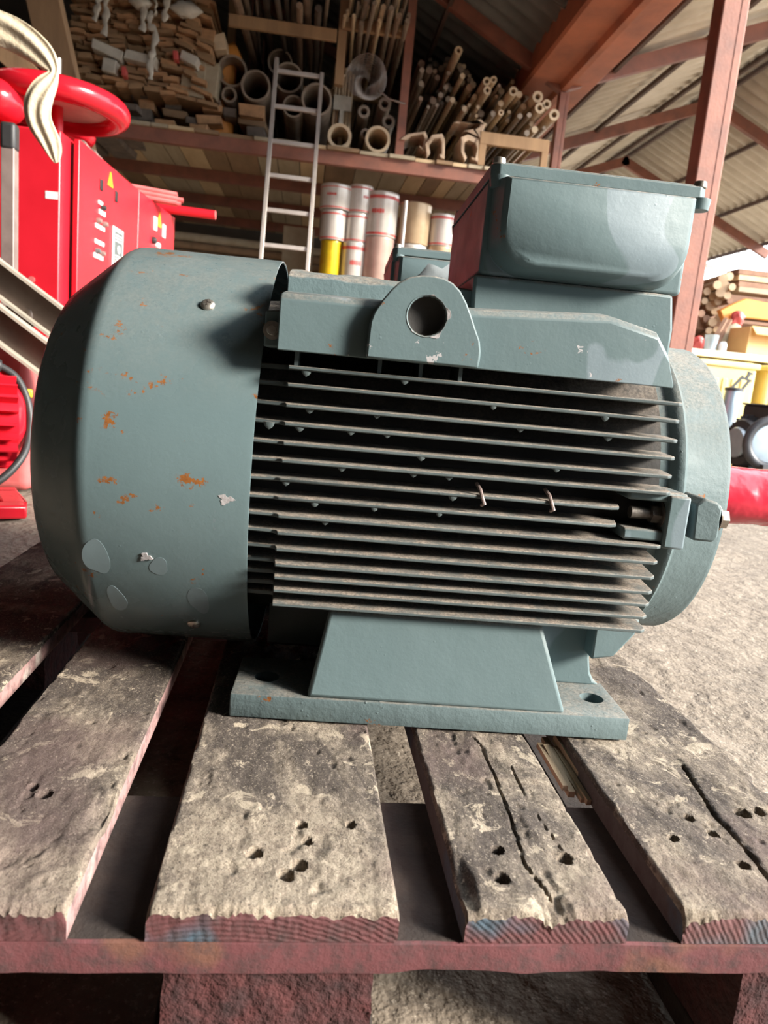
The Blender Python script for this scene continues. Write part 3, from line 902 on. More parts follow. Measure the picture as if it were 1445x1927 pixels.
        n = len(outer)
        y0, y1 = -0.0105, 0.012
        if side: y0, y1 = 2 * AV - y0, 2 * AV - y1
        def ring3(pts, y): return [(p[0], y, p[1]) for p in pts]
        b.loft([ring3(inner, y0), ring3(outer, y0), ring3(outer, y1), ring3(inner, y1), ring3(inner, y0)], caps=False)
        lug = b.build('lifting_lug', P, root, smooth=25, bevel=0.0014)
        b = MB()                                    # paint flaked off round the hole
        ra, rb, rc = [], [], []
        yo = -0.0105 if side == 0 else 2 * AV + 0.0105
        sg = -1 if side == 0 else 1
        for q in range(72):
            a = 2 * math.pi * q / 72
            w_ = r * 1.03 + 0.0006 + 0.0042 * max(0.0, math.sin(2 * a + 0.9) * math.sin(3 * a + 1.1) - 0.25 + 0.10 * math.sin(11 * a) + 0.07 * math.sin(19 * a + 1))
            ra.append((cx + (r + 0.0011) * math.cos(a), yo + sg * 0.0001, cz + (r + 0.0011) * math.sin(a)))
            rb.append((cx + w_ * math.cos(a), yo + sg * 0.0004, cz + w_ * math.sin(a)))
            rc.append((cx + (w_ + 0.0002) * math.cos(a), yo - sg * 0.0003, cz + (w_ + 0.0002) * math.sin(a)))
        b.loft([ra, rb, rc], caps=False)
        b.build('flaked_rim', M['bare_primer'], lug, smooth=20)
        b = MB()                                    # dark cap standing in for the shade inside the hole
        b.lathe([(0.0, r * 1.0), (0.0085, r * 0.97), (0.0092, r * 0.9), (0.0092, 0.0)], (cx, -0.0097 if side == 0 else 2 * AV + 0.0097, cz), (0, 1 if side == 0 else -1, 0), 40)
        b.build('bore_shade', M['grime_shade'], lug)
        # bracket and screw beside the fan cover
        b = MB()
        v0, v1 = (0.012, 0.06) if side == 0 else (2 * AV - 0.06, 2 * AV - 0.012)
        b.prism([(0.0085, 0.3185), (0.0085, 0.3470), (0.0215, 0.3485), (0.0265, 0.3440), (0.0285, 0.3240), (0.0245, 0.3185)], v0, v1, 'y')
        br = b.build('cover_bracket', P, root, bevel=0.0016)
        b = MB()
        hexbolt(b, (0.0150, v0 if side == 0 else v1, 0.3318), (0, -1 if side == 0 else 1, 0), 0.0052, 0.005, 0.001)
        b.build('bracket_bolt', M['bolt'], br)
    # terminal box on its pedestal
    b = MB()
    b.prism([(0.188, 0.345), (0.186, 0.4030), (0.374, 0.4030), (0.379, 0.372), (0.379, 0.345)], 0.090, 0.315, 'y')
    ped = b.build('pedestal', P, root, bevel=0.003)
    tb = None
    b = MB()
    x0, x1, yb0, yb1, z0, z1 = 0.1905, 0.3815, 0.092, 0.312, 0.4030, 0.4860
    b.box(x0, x1, yb0, yb1, z0, z1)
    tb = b.build('terminal_box', P, root, bevel=0.004, seg=3)
    # pressed front panel with rounded lower corners
    def rr(xa, xb, za, zb, r, n=7):
        pts = [(xa, zb), (xb, zb)]
        for k in range(n + 1):
            a = -math.pi / 2 * k / n
            pts.append((xb - r + r * math.cos(a), za + r + r * math.sin(a)))
        for k in range(n + 1):
            a = -math.pi / 2 - math.pi / 2 * k / n
            pts.append((xa + r + r * math.cos(a), za + r + r * math.sin(a)))
        return pts
    b = MB()
    rings = []
    for (y, xa, xb, za, zb, r) in ((0.096, 0.1935, 0.3785, 0.4045, 0.4845, 0.030), (0.078, 0.1985, 0.3745, 0.4065, 0.4840, 0.031), (0.068, 0.2010, 0.3715, 0.4090, 0.4832, 0.032), (0.0645, 0.2055, 0.3665, 0.4130, 0.4822, 0.031)):
        rings.append([(x, y, z) for x, z in rr(xa, xb, za, zb, r)])
    b.loft(rings)
    b.build('front_panel', P, tb, bevel=0.0018, seg=3)
    b = MB()
    lid = [(0.1975, 0.0835), (0.1905, 0.0905), (0.1905, 0.3135), (0.1975, 0.3205), (0.3815, 0.3205), (0.3885, 0.3135), (0.3885, 0.0905), (0.3815, 0.0835)]
    b.prism(lid, 0.4868, 0.4975, 'z')
    inner = [(0.29 + (x - 0.29) * 0.96, 0.202 + (y - 0.202) * 0.96) for x, y in lid]
    b.prism(inner, 0.4975, 0.4998, 'z')
    lido = b.build('lid', P, tb, bevel=0.0022, seg=3)
    for (x, y) in ((0.1975, 0.0915), (0.3830, 0.0915), (0.1975, 0.313), (0.3830, 0.313)):
        b = MB()
        b.tube((x, y, 0.4975), (x, y, 0.5035), 0.0062, 16, r1=0.0055)
        b.build('lid_bolt', M['bolt'], lido, bevel=0.0008)
        b = MB()
        b.lathe([(0.0, 0.0), (0.0, 0.0085), (0.008, 0.0098), (0.0095, 0.0098), (0.0095, 0.0)], (x - (0.0 if x > 0.3 else -0.002), y - 0.004 if y < 0.2 else y + 0.004, 0.4775), (0, 0, 1), 18)
        b.build('bolt_boss', P, tb)
    for (yy, zz) in ((0.16, 0.372), (0.225, 0.372)):
        b = MB()
        b.tube((0.376, yy, zz), (0.388, yy, zz), 0.016, 6)
        b.tube((0.388, yy, zz), (0.394, yy, zz), 0.013, 16)
        b.build('cable_gland', M['black_paint'], ped, bevel=0.001)
    # feet
    for side in (0, 1):
        fo = empty('foot'); fo.parent = root
        def S(v): return v if side == 0 else 2 * AV - v
        # sole plate with bolt holes, front edge a little eroded
        b = MB()
        b.box(0.0, 0.3575, min(S(0.0), S(0.086)), max(S(0.0), S(0.086)), 0.0008, 0.0225)
        pl_ = b.build('sole_plate', PG, fo, bevel=0.0018, smooth=25)
        cut = MB()
        for hx in (0.3350, 0.0280):
            cut.tube((hx, S(0.040), -0.01), (hx, S(0.040), 0.04), 0.0112, 32)
        co_ = cut.build('hole_cutter', M['grime_shade'], fo, smooth=40)
        md = pl_.modifiers.new('holes', 'BOOLEAN'); md.operation = 'DIFFERENCE'; md.object = co_; md.solver = 'EXACT'
        bpy.context.view_layer.update()
        me_ = bpy.data.meshes.new_from_object(pl_.evaluated_get(bpy.context.evaluated_depsgraph_get()))
        me_.set_sharp_from_angle(angle=math.radians(25)); pl_.modifiers.clear(); pl_.data = me_
        bpy.data.objects.remove(co_)
        # front web, leaning back slightly, with its side cheeks
        b = MB()
        fr = [(0.0655, 0.001, 0.0220), (0.2985, 0.001, 0.0220), (0.2690, 0.010, 0.1010), (0.0795, 0.010, 0.1010)]
        bk = [(0.0760, 0.085, 0.0220), (0.2880, 0.085, 0.0220), (0.2640, 0.085, 0.1010), (0.0840, 0.085, 0.1010)]
        b.loft([[(x, S(y), z) for x, y, z in fr], [(x, S(y), z) for x, y, z in bk]])
        b.build('front_web', M['paint_plain'], fo, bevel=0.004, seg=3)
        b = MB()
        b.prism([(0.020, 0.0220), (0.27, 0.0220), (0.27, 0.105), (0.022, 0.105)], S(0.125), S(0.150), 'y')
        b.build('inner_web', M['grime_shade'], fo)
        b = MB()
        pts = [(0.262, 0.0220), (0.354, 0.0220), (0.3475, 0.0270), (0.3430, 0.0350), (0.3400, 0.0500), (0.3390, 0.0900), (0.339, 0.105), (0.262, 0.105)]
        b.prism(pts, S(0.072), S(0.110), 'y')
        b.build('rear_web', P, fo, bevel=0.003)
        b = MB()
        b.prism([(0.333, 0.105), (0.3745, 0.1000), (0.3720, 0.085), (0.3540, 0.061), (0.333, 0.057)], S(0.050), S(0.115), 'y')
        b.build('drain_boss', P, fo, bevel=0.002)
    # drive-end shield
    b = MB()
    prof = [(0.364, 0.04), (0.364, 0.1500), (0.3705, 0.1515), (0.380, 0.1515), (0.3835, 0.1560), (0.3875, 0.1588), (0.3915, 0.1590), (0.3940, 0.1562), (0.3965, 0.1545), (0.4340, 0.1540), (0.4385, 0.1515), (0.4405, 0.146), (0.4440, 0.120), (0.4540, 0.085), (0.4560, 0.055), (0.4640, 0.052), (0.4640, 0.02)]
    b.lathe(prof, AX, (1, 0, 0), 128)
    es = b.build('end_shield', PG, root, smooth=40)
    for side in (0, 1):
        def S(v): return v if side == 0 else 2 * AV - v
        b = MB()
        y0, y1 = S(0.0075), S(0.075)
        # frame lug: a C-shaped block with an open pocket for its bolt
        b.prism([(0.3270, 0.2200), (0.3270, 0.2285), (0.3800, 0.2285), (0.3800, 0.2200)], y0, y1, 'y')
        b.prism([(0.3270, 0.1850), (0.3270, 0.1950), (0.3800, 0.1950), (0.3800, 0.1850)], y0, y1, 'y')
        b.prism([(0.3620, 0.1800), (0.3620, 0.2265), (0.3815, 0.2265), (0.3815, 0.1800)], y0 if side else 0.0035, y1, 'y')
        lg = b.build('frame_lug', P, es, bevel=0.0022)
        b = MB()
        hexbolt(b, (0.3622, S(0.019), 0.2075), (-1, 0, 0), 0.0085, 0.008, 0.0012)
        b.tube((0.354, S(0.019), 0.2075), (0.335, S(0.019), 0.2075), 0.0055, 12)
        b.build('lug_bolt', M['dark_bolt'], lg)
        b = MB()
        b.prism([(0.3900, 0.1885), (0.3880, 0.2200), (0.3955, 0.2265), (0.4080, 0.2235), (0.4125, 0.2170), (0.4130, 0.1920), (0.4090, 0.1880)], S(0.008), S(0.075), 'y')
        sl = b.build('shield_lug', PG, es, bevel=0.0022)
        b = MB()
        hexbolt(b, (0.413, S(0.020), 0.2080), (1, 0, 0), 0.0088, 0.0085, 0.0012)
        b.build('shield_bolt', M['bolt'], sl)
    # shaft in red wrapping
    b = MB()
    rings = []
    for k in range(48):
        u = 0.452 + 0.18 * k / 47
        ring = []
        for q in range(40):
            a = 2 * math.pi * q / 40
            w = 0.0318 + 0.0030 * abs(float(fbm(np.array([u * 26.0 + 1.3 * math.cos(a)]), np.array([1.6 * math.sin(a) + u * 9]), 33, 3)[0])) + 0.0008 * math.sin(a * 2 + u * 60)
            ring.append((u, AV + w * math.cos(a), AH + w * math.sin(a)))
        rings.append(ring)
    b.loft(rings)
    b.build('wrapped_shaft', M['red_wrap'], root, smooth=50)
    return root

MY = -0.0475
MO = Vector((-0.0486, 0.2328, PT))
motor = make_motor(MO, MY)
tag(motor, 'large grey-green finned electric motor in the foreground on the pallet', 'electric motor', 'grey electric motors on the pallet')
motor2 = copy_tree(motor)
e1 = Vector((math.cos(MY), math.sin(MY), 0)); e2 = Vector((-math.sin(MY), math.cos(MY), 0))
motor2.location = MO + e1 * -0.055 + e2 * 0.487
tag(motor2, 'second grey motor hidden behind, only its terminal box lid showing', 'electric motor', 'grey electric motors on the pallet')
# clear film draped round the second terminal box
b = MB()
def m2(u, v, w): return MO + e1 * (u - 0.055) + e2 * (v + 0.487) + Vector((0, 0, w))
rings = []
for k in range(12):
    t = k / 11
    c = m2(0.200 + 0.115 * t, 0.052 - 0.016 * math.sin(t * 3.1), 0.408 + 0.052 * math.sin(t * math.pi * 0.75 + 0.25))
    rings.append([c + Vector((0, 0.002 * math.cos(2 * math.pi * q / 8), (0.012 + 0.006 * math.sin(k * 1.9)) * math.sin(2 * math.pi * q / 8))) for q in range(8)])
b.loft(rings)
tag(b.build('plastic_film', M['film'], None, smooth=70), 'crumpled clear plastic film bunched against the rear terminal box', 'plastic film')

# ------------------------------------------------------------------ red control cabinets on the left
def cab_frame(p, q):
    d = (Vector((q[0], q[1], 0)) - Vector((p[0], p[1], 0)))
    return math.atan2(-d.x, d.y), d.length           # rotation that takes +Y onto the face direction
CZ = 1.20
def cabinet(p, q, depth, label, y_front, gap=0.035):
    rz, L = cab_frame(p, q)
    root = empty('control_cabinet', (p[0], p[1], 0), rz)
    tag(root, label, 'cabinet', 'red control cabinets')
    b = MB(); b.box(-depth, -gap, y_front, L - 0.004, 0.0, CZ)
    b.build('body', M['red'], root, bevel=0.006)
    b = MB(); b.box(-gap - 0.002, -0.022, 0.012, L - 0.02, 0.06, CZ - 0.02)
    b.build('door_gap_shade', M['black_gap'], root)  # black strip painted for the shade in the door gap
    b = MB(); b.box(-0.022, 0.0, 0.0, L - 0.008, 0.05, CZ)
    door = b.build('door', M['red'], root, bevel=0.004)
    inv = Matrix.Rotation(-rz, 3, 'Z')
    n = Vector((math.cos(rz), math.sin(rz), 0))
    def hit(px, py):
        dd = CF + CR * ((px - 722.5) / F_PX) + CU * ((963.5 - py) / F_PX)
        o = Vector((p[0], p[1], 0))
        t = (o - CAM).dot(n) / dd.dot(n)
        h = inv @ (CAM + dd * t - o)
        return h.y, h.z
    def plate(name, x0, y0, x1, y1, mat, th=0.006):
        (a, za), (c, zc) = hit(x0, y0), hit(x1, y1)
        b = MB(); b.box(-0.001, th, min(a, c), max(a, c), min(za, zc), max(za, zc))
        return b.build(name, mat, door, bevel=min(0.004, th * 0.6))
    def tri(x, y0, y1, w):
        (a, za) = hit(x, y1); (_, zb) = hit(x, y0)
        b = MB(); b.prism([(a - w, za), (a + w, za), (a, zb)], -0.001, 0.003, 'x')
        b.build('warning_sticker', M['yellow'], door)
    def knob(x, y, r, mat):
        a, z = hit(x, y)
        b = MB(); b.lathe([(0, r), (0.012, r), (0.02, r * 0.7), (0.02, 0)], (0, a, z), (1, 0, 0), 14)
        b.build('knob', mat, door)
    return root, door, plate, tri, knob, hit
c1, d1, plate, tri, knob, hit = cabinet((-0.896, 2.673), (-0.849, 3.451), 0.62, 'nearer red control cabinet with black slots and white label plates', -0.09)
def small_plates(lst, plate):
    for (nm, xc, yc, w, h, mat) in lst:
        a, z = hit(xc, yc)
        b = MB(); b.box(-0.001, 0.005, a - w / 2, a + w / 2, z - h / 2, z + h / 2)
        b.build(nm, M[mat], d1, bevel=0.002)
small_plates([('slot', 190, 348, 0.030, 0.042, 'black_gap'), ('slot', 218, 370, 0.030, 0.044, 'black_gap'),
              ('label_plate', 188, 382, 0.050, 0.016, 'white'), ('label_plate', 191, 401, 0.075, 0.020, 'white'), ('label_plate', 187, 428, 0.110, 0.018, 'white'),
              ('label_plate', 186, 457, 0.110, 0.018, 'white'), ('label_plate', 184, 483, 0.110, 0.020, 'white')], plate)
tri(207, 323, 351, 0.032)
for (x, y, m) in ((191, 391, 'black'), (182, 415, 'grey_steel'), (194, 422, 'grey_steel'), (180, 472, 'grey_panel'), (189, 477, 'grey_steel')):
    knob(x, y, 0.011, M[m])
a0, z0 = hit(221, 430)
b = MB(); b.box(-0.001, 0.006, a0 - 0.072, a0 + 0.072, z0 - 0.28, z0); fr = b.build('display_frame', M['white'], d1, bevel=0.003)
b = MB(); b.box(0.005, 0.0075, a0 - 0.054, a0 + 0.054, z0 - 0.262, z0 - 0.018); b.build('display', M['grey_panel'], fr)
for k in range(6):                                    # pale printed rows and a round dial on the display
    b = MB(); b.box(0.0072, 0.0085, a0 - 0.045, a0 + (0.035 if k % 2 else 0.045), z0 - 0.035 - 0.012 * k - (0.05 if k > 2 else 0), z0 - 0.030 - 0.012 * k - (0.05 if k > 2 else 0))
    b.build('printed_row', M['white'], fr)
b = MB(); b.lathe([(0, 0.017), (0.003, 0.017), (0.003, 0)], (0.0072, a0, z0 - 0.090), (1, 0, 0), 18); b.build('dial', M['white'], fr)
# sticker, screw and rivets on the side of the cabinet that faces the viewer
pp = at_y(100, 369, 2.60)
c1inv = (Matrix.Translation(c1.location) @ Matrix.Rotation(c1.rotation_euler.z, 4, 'Z')).inverted()
q = c1inv @ pp
b = MB(); b.box(q.x - 0.022, q.x + 0.022, -0.0915, -0.0895, q.z - 0.013, q.z + 0.013)
b.build('sticker', M['white'], c1)
b = MB(); pp = at_y(62, 527, 2.60); q = c1inv @ pp; b.tube((q.x, -0.096, q.z), (q.x, -0.088, q.z), 0.012, 12)
b.build('rivet', M['pink_red'], c1)

c2, d2, plate2, tri2, knob2, hit2 = cabinet((-0.849, 3.458), (-0.786, 4.073), 0.62, 'farther red control cabinet with two beige switches', 0.0)
for (x, y) in ((291, 421), (307, 435)):
    a, z = hit2(x, y)
    b = MB(); b.box(-0.001, 0.007, a - 0.025, a + 0.025, z - 0.034, z + 0.034)
    b.build('switch_plate', M['white'], d2, bevel=0.003)
a, z = hit2(299, 427)
b = MB(); b.prism([(a - 0.035, z), (a + 0.035, z), (a, z + 0.075)], -0.001, 0.003, 'x'); b.build('warning_sticker', M['yellow'], d2)
knob2(287, 452, 0.018, M['black']); knob2(294, 462, 0.016, M['white'])

# red valve handwheels on top of the cabinet
def handwheel(px, py, Y, R, r, label, ztop=CZ, stem=True):
    c = at_y(px, py, Y)
    root = empty('valve_handwheel', (c.x, c.y, ztop))
    tag(root, label, 'handwheel', 'red valve handwheels')
    h = c.z - ztop
    b = MB(); b.torus((0, 0, h), (0, 0, 1), R - r, r, 64, 16)
    b.build('rim', M['red_gloss'], root, smooth=80)
    b = MB(); b.lathe([(0.0, 0.0), (0.0, R - r), (0.012, R - r), (0.012, 0)], (0, 0, h - 0.006), (0, 0, 1), 48)
    b.build('web_plate', M['plastic_white'], root)
    b = MB(); b.lathe([(-h, 0.05), (-h + 0.02, 0.05), (-h + 0.02, 0.022), (0, 0.022), (0.02, 0.05), (0.05, 0.045), (0.06, 0.0)], (0, 0, h), (0, 0, 1), 24)
    b.build('hub', M['red'], root)
    b = MB(); b.tube((0, 0, h + 0.05), (0, 0, h + 0.17), 0.014, 12)
    b.build('stem', M['bolt'], root)
    return root
handwheel(108, 198, 2.92, 0.275, 0.045, 'big red handwheel with pale underside on top of the near cabinet')
handwheel(95, 247, 3.35, 0.19, 0.035, 'smaller red handwheel half hidden under the big one')
handwheel(-14, 190, 2.72, 0.115, 0.07, 'fat red valve cap at the left edge of the photo')
# small grey pipe fittings along the cabinet top
for k, (x, y, Yk) in enumerate(((185, 279, 2.95), (203, 292, 3.07), (212, 300, 3.16), (222, 308, 3.25), (239, 326, 3.38))):
    c = at_y(x, y, Yk)
    xx = c.x - 0.06
    b = MB(); b.pipe((xx, Yk - 0.03, CZ + 0.030), (xx, Yk + 0.03, CZ + 0.030), 0.028, 0.017, 14)
    b.torus((xx, Yk - 0.03, CZ + 0.030), (0, 1, 0), 0.024, 0.006, 18, 6)
    tag(b.build('pipe_fitting', M['grey_steel'], None), '%s grey pipe fitting from the front on the near red cabinet' % ['first', 'second', 'third', 'fourth', 'fifth'][k], 'pipe fitting', 'grey pipe fittings on the cabinet')
# bundle of thin red rods and a red pipe lying across the far cabinet
for k in range(9):
    x0 = at_y(262 + (k % 3) * 4, 356 + k * 2.5, 3.62)
    r = 0.011
    row, colm = divmod(k, 3)
    yy, zz = 3.60 + colm * 0.024 + row * 0.006, CZ + r + row * 0.021
    b = MB(); b.tube((-1.02, yy, zz), (-0.70 + random.uniform(-0.03, 0.02), yy + 0.10, zz), r, 8)
    tag(b.build('red_rod', M['pink_red'], None), 'thin faded red rod in the bundle on the far cabinet', 'rod', 'bundle of faded red rods')
pe = at_y(404, 398, 4.0)
b = MB(); b.pipe((pe.x, 4.0, CZ + 0.026), (-1.25, 3.93, CZ + 0.026), 0.024, 0.016, 18)
pr = b.build('red_pipe', M['red'], None)
b = MB(); b.lathe([(0, 0.0235), (0.006, 0.0235), (0.006, 0)], (pe.x + 0.001, 4.0, CZ + 0.026), (1, 0, 0), 18); b.build('pale_end_cap', M['pink_red'], pr)
tag(pr, 'red pipe with a pale end sticking out past the far cabinet', 'pipe')

# grey square bar with black tape on its head, left edge
pb = at_y(18, 400, 2.30)
zt = at_y(20, 232, 2.30).z
b = MB(); b.box(pb.x - 0.021, pb.x + 0.021, 2.279, 2.321, 0.0, zt - 0.055)
bar = b.build('square_bar', M['grey_steel'], None, bevel=0.003)
b = MB(); b.box(pb.x - 0.0245, pb.x + 0.0245, 2.2755, 2.3245, zt - 0.085, zt)
b.build('tape_head', M['black'], bar, bevel=0.012, seg=3)
tag(bar, 'upright grey steel bar with a black taped head at the left edge', 'bar')

# cream cloth strip knotted over the handwheel
pts = [(-40, 40, 2.45), (-8, 52, 2.45), (22, 62, 2.45), (52, 80, 2.44), (80, 102, 2.43), (97, 122, 2.42), (103, 136, 2.42), (92, 152, 2.41), (78, 172, 2.40), (68, 200, 2.40), (72, 228, 2.40), (85, 250, 2.40), (98, 272, 2.40), (104, 292, 2.40), (106, 308, 2.40)]
wid = [30, 28, 27, 25, 22, 15, 7, 16, 21, 24, 22, 19, 17, 12, 3]
b = MB()
rings = []
for (x, y, Y), w in zip(pts, wid):
    c = at_y(x, y, Y)
    s = w * (Y - CAM.y) / F_PX
    i = len(rings)
    nx, ny = pts[min(i + 1, len(pts) - 1)], pts[max(i - 1, 0)]
    dirv = (at_y(*nx) - at_y(*ny)).normalized()
    side = dirv.cross(Vector((0, 1, 0))).normalized()
    ring = []
    for q in range(24):
        a = 2 * math.pi * q / 24
        fold = 0.30 + 0.10 * math.sin(5 * a + i * 0.7)
        ring.append(c + side * (math.cos(a) * s) + Vector((0, 1, 0)) * (math.sin(a) * s * fold + 0.10 * s * math.sin(4 * math.cos(a) * 2 + i * 0.9)))
    rings.append(ring)
b.loft(rings)
cl = b.build('cloth_strip', M['cloth'], None, smooth=80)
md = cl.modifiers.new('smooth', 'SUBSURF'); md.levels = 1; md.render_levels = 2
tag(cl, 'knotted cream cloth strip hanging over the red handwheel', 'cloth')

# timbers leaning at upper left
b = MB(); b.beam(at_y(-60, 30, 3.6), at_y(110, 195, 3.6), 0.06, 0.10)
tag(b.build('timber_beam', M['timber'], None, bevel=0.004), 'brown timber sloping down behind the cream cloth', 'timber', 'brown timbers at upper left')
b = MB(); b.beam(at_y(70, -60, 5.0), at_y(150, 290, 5.0), 0.20, 0.12, (0, 1, 0))
tag(b.build('timber_post', M['timber'], None, bevel=0.005), 'thick ribbed timber post leaning beside the plank stack', 'timber', 'brown timbers at upper left')

# brown steel channels leaning down towards the motor
def channel(pa, pb_, Y, label):
    a, c = at_y(*pa, Y), at_y(*pb_, Y)
    root = empty('steel_channel', c)
    tag(root, label, 'steel channel', 'leaning steel channels')
    d = (a - c); up = d.normalized().cross(Vector((0, 1, 0))).normalized()
    if up.z < 0: up = -up
    h = 0.085
    b = MB(); b.beam(Vector((0, 0, 0)), d, 0.008, h, up)
    b.build('web', M['channel'], root)
    for s in (-1, 1):
        o = up * (s * h / 2) + Vector((0, -0.022, 0))
        b = MB(); b.beam(o, d + o, 0.046, 0.008, up)
        b.build('flange', M['channel_edge'], root)
channel((-80, 462), (560, 945), 1.98, 'upper pale-edged steel channel leaning left behind the motor')
channel((-80, 548), (470, 960), 1.90, 'lower brown steel channel leaning left behind the motor')

# red pump motor on the floor at the left
rp = empty('red_pump_motor', (-0.965, 1.60, 0), 0.44)
tag(rp, 'red finned pump motor with a black cable at the left edge', 'pump motor')
b = MB(); b.lathe([(-0.26, 0.02), (-0.26, 0.098), (0.225, 0.098), (0.235, 0.088), (0.243, 0.075), (0.246, 0.0)], (0, 0, 0.24), (1, 0, 0), 40); b.build('body', M['red_gloss'], rp)
for k in range(22):
    a = 2 * math.pi * k / 22
    b = MB()
    c, s = math.cos(a), math.sin(a)
    b.beam((-0.25, 0.112 * c, 0.24 + 0.112 * s), (0.222, 0.112 * c, 0.24 + 0.112 * s), 0.005, 0.034, (0, c, s))
    b.build('fin', M['red_gloss'], rp)
b = MB(); b.box(-0.16, 0.14, -0.075, 0.075, 0.335, 0.43); tb = b.build('terminal_box', M['red_gloss'], rp, bevel=0.006)
b = MB(); b.box(-0.175, 0.155, -0.09, 0.09, 0.43, 0.446); b.build('lid', M['red_gloss'], tb, bevel=0.004)
b = MB(); b.tube((0.14, -0.02, 0.385), (0.19, -0.02, 0.380), 0.021, 14, r1=0.016); b.build('cable_gland', M['black'], tb, bevel=0.003)
ctl = [Vector(q) for q in [(0.16, -0.02, 0.385), (0.185, -0.02, 0.380), (0.225, -0.03, 0.352), (0.250, -0.05, 0.29), (0.252, -0.07, 0.22), (0.225, -0.12, 0.15), (0.15, -0.15, 0.085), (0.02, -0.16, 0.05), (-0.2, -0.16, 0.045), (-0.3, -0.16, 0.045)]]
cab = []
for i in range(1, len(ctl) - 2):
    for t in (0, 0.2, 0.4, 0.6, 0.8):
        p0, p1, p2, p3 = ctl[i - 1:i + 3]
        cab.append(0.5 * (2 * p1 + (p2 - p0) * t + (2 * p0 - 5 * p1 + 4 * p2 - p3) * t * t + (3 * p1 - p0 - 3 * p2 + p3) * t ** 3))
b = MB(); b.path(cab, 0.010, 10)
b.build('cable', M['black'], rp, smooth=80)
b = MB(); b.box(-0.26, 0.24, -0.14, -0.085, 0.0, 0.035); b.box(-0.26, 0.24, 0.085, 0.14, 0.0, 0.035); b.box(0.185, 0.24, -0.085, 0.085, 0.0, 0.035); b.box(-0.26, -0.2, -0.085, 0.085, 0.0, 0.035)
b.build('base_frame', M['red_gloss'], rp, bevel=0.006)
for x in (-0.15, 0.12):
    b = MB(); b.prism([(-0.12, 0.034), (0.12, 0.034), (0.06, 0.16), (-0.06, 0.16)], x - 0.03, x + 0.03, 'x'); b.build('foot', M['red_gloss'], rp, bevel=0.006)
b = MB(); b.box(0.16, 0.27, 0.03, 0.06, 0.300, 0.322); b.build('yellow_strap', M['yellow'], rp, bevel=0.004)

pc = empty('red_pump_casing', (-1.0, 2.08, 0))
tag(pc, 'red pump casing with bolted flange behind the red motor', 'pump')
b = MB(); b.box(-0.25, 0.19, -0.14, 0.14, 0.0, 0.47); b.build('casing', M['pink_red'], pc, bevel=0.03, seg=4)
b = MB(); b.lathe([(0.0, 0.0), (0.0, 0.085), (0.03, 0.085), (0.03, 0.055), (0.06, 0.055), (0.06, 0.0)], (0.02, -0.05, 0.468), (0, 0, 1), 24); b.build('flange', M['red'], pc)
for a in range(6):
    b = MB(); b.tube((0.02 + 0.068 * math.cos(a), -0.05 + 0.068 * math.sin(a), 0.497), (0.02 + 0.068 * math.cos(a), -0.05 + 0.068 * math.sin(a), 0.52), 0.011, 6); b.build('flange_bolt', M['red'], pc)
pw = empty('pulley_wheel', (-0.86, 2.0, 0.47))
tag(pw, 'brown worn pulley wheel resting on the red pump casing', 'pulley')
b = MB(); b.torus((0, 0, 0.052), (0.35, 1, 0), 0.036, 0.016, 32, 10); b.build('tyre', M['channel'], pw, smooth=80)
b = MB(); b.lathe([(-0.01, 0), (-0.01, 0.03), (0.01, 0.03), (0.01, 0)], (0, 0, 0.052), (0.35, 1, 0), 20); b.build('hub', M['dark_bolt'], pw)

# ------------------------------------------------------------------ pipe shelf along the back
SY = 6.3                                   # front edge of the shelf
SZ = 2.285                                 # top of its planks
shelf = empty('storage_shelf', (0, SY, 0))
tag(shelf, 'long high shelf of planks on rusty beams holding pipes and timber', 'shelf')
SL = (0, -SY, 0)
def spart(b, name, mat, bevel=0.0):
    o = b.build(name, mat, shelf, bevel=bevel); o.location = SL
    return o
za, zb = at_y(220, 252, SY).z, at_y(900, 336, SY).z
zf = (za + zb) / 2
b = MB(); b.box(-2.6, 2.02, SY, SY + 0.06, SZ - 0.135, SZ - 0.02); spart(b, 'front_beam', M['rust_red'], 0.004)
for yy in (7.45, 8.6, 9.8):
    b = MB(); b.box(-2.6, 2.02, yy, yy + 0.07, SZ - 0.13, SZ - 0.031); spart(b, 'cross_beam', M['rust_red'])
x = -2.6
k = 0
rnd = random.Random(3)
while x < 1.98:
    w = rnd.uniform(0.13, 0.30)
    x1 = min(x + w, 2.0)
    b = MB(); b.box(x + 0.004, x1 - 0.004, SY - rnd.uniform(0.0, 0.05), 10.6, SZ - 0.03, SZ - rnd.uniform(0.0, 0.004))
    spart(b, 'deck_plank', M[rnd.choice(['plank_a', 'plank_b', 'plank_c', 'plank_a', 'plank_c'])])
    x = x1; k += 1
for xx, yy in ((-2.5, 6.42), (-2.5, 10.5), (-0.3, 10.5), (1.9, 10.5), (1.95, 6.42)):
    b = MB(); b.box(xx - 0.045, xx + 0.045, yy - 0.045, yy + 0.045, 0.0, SZ - 0.032); spart(b, 'shelf_leg', M['rust_red'])
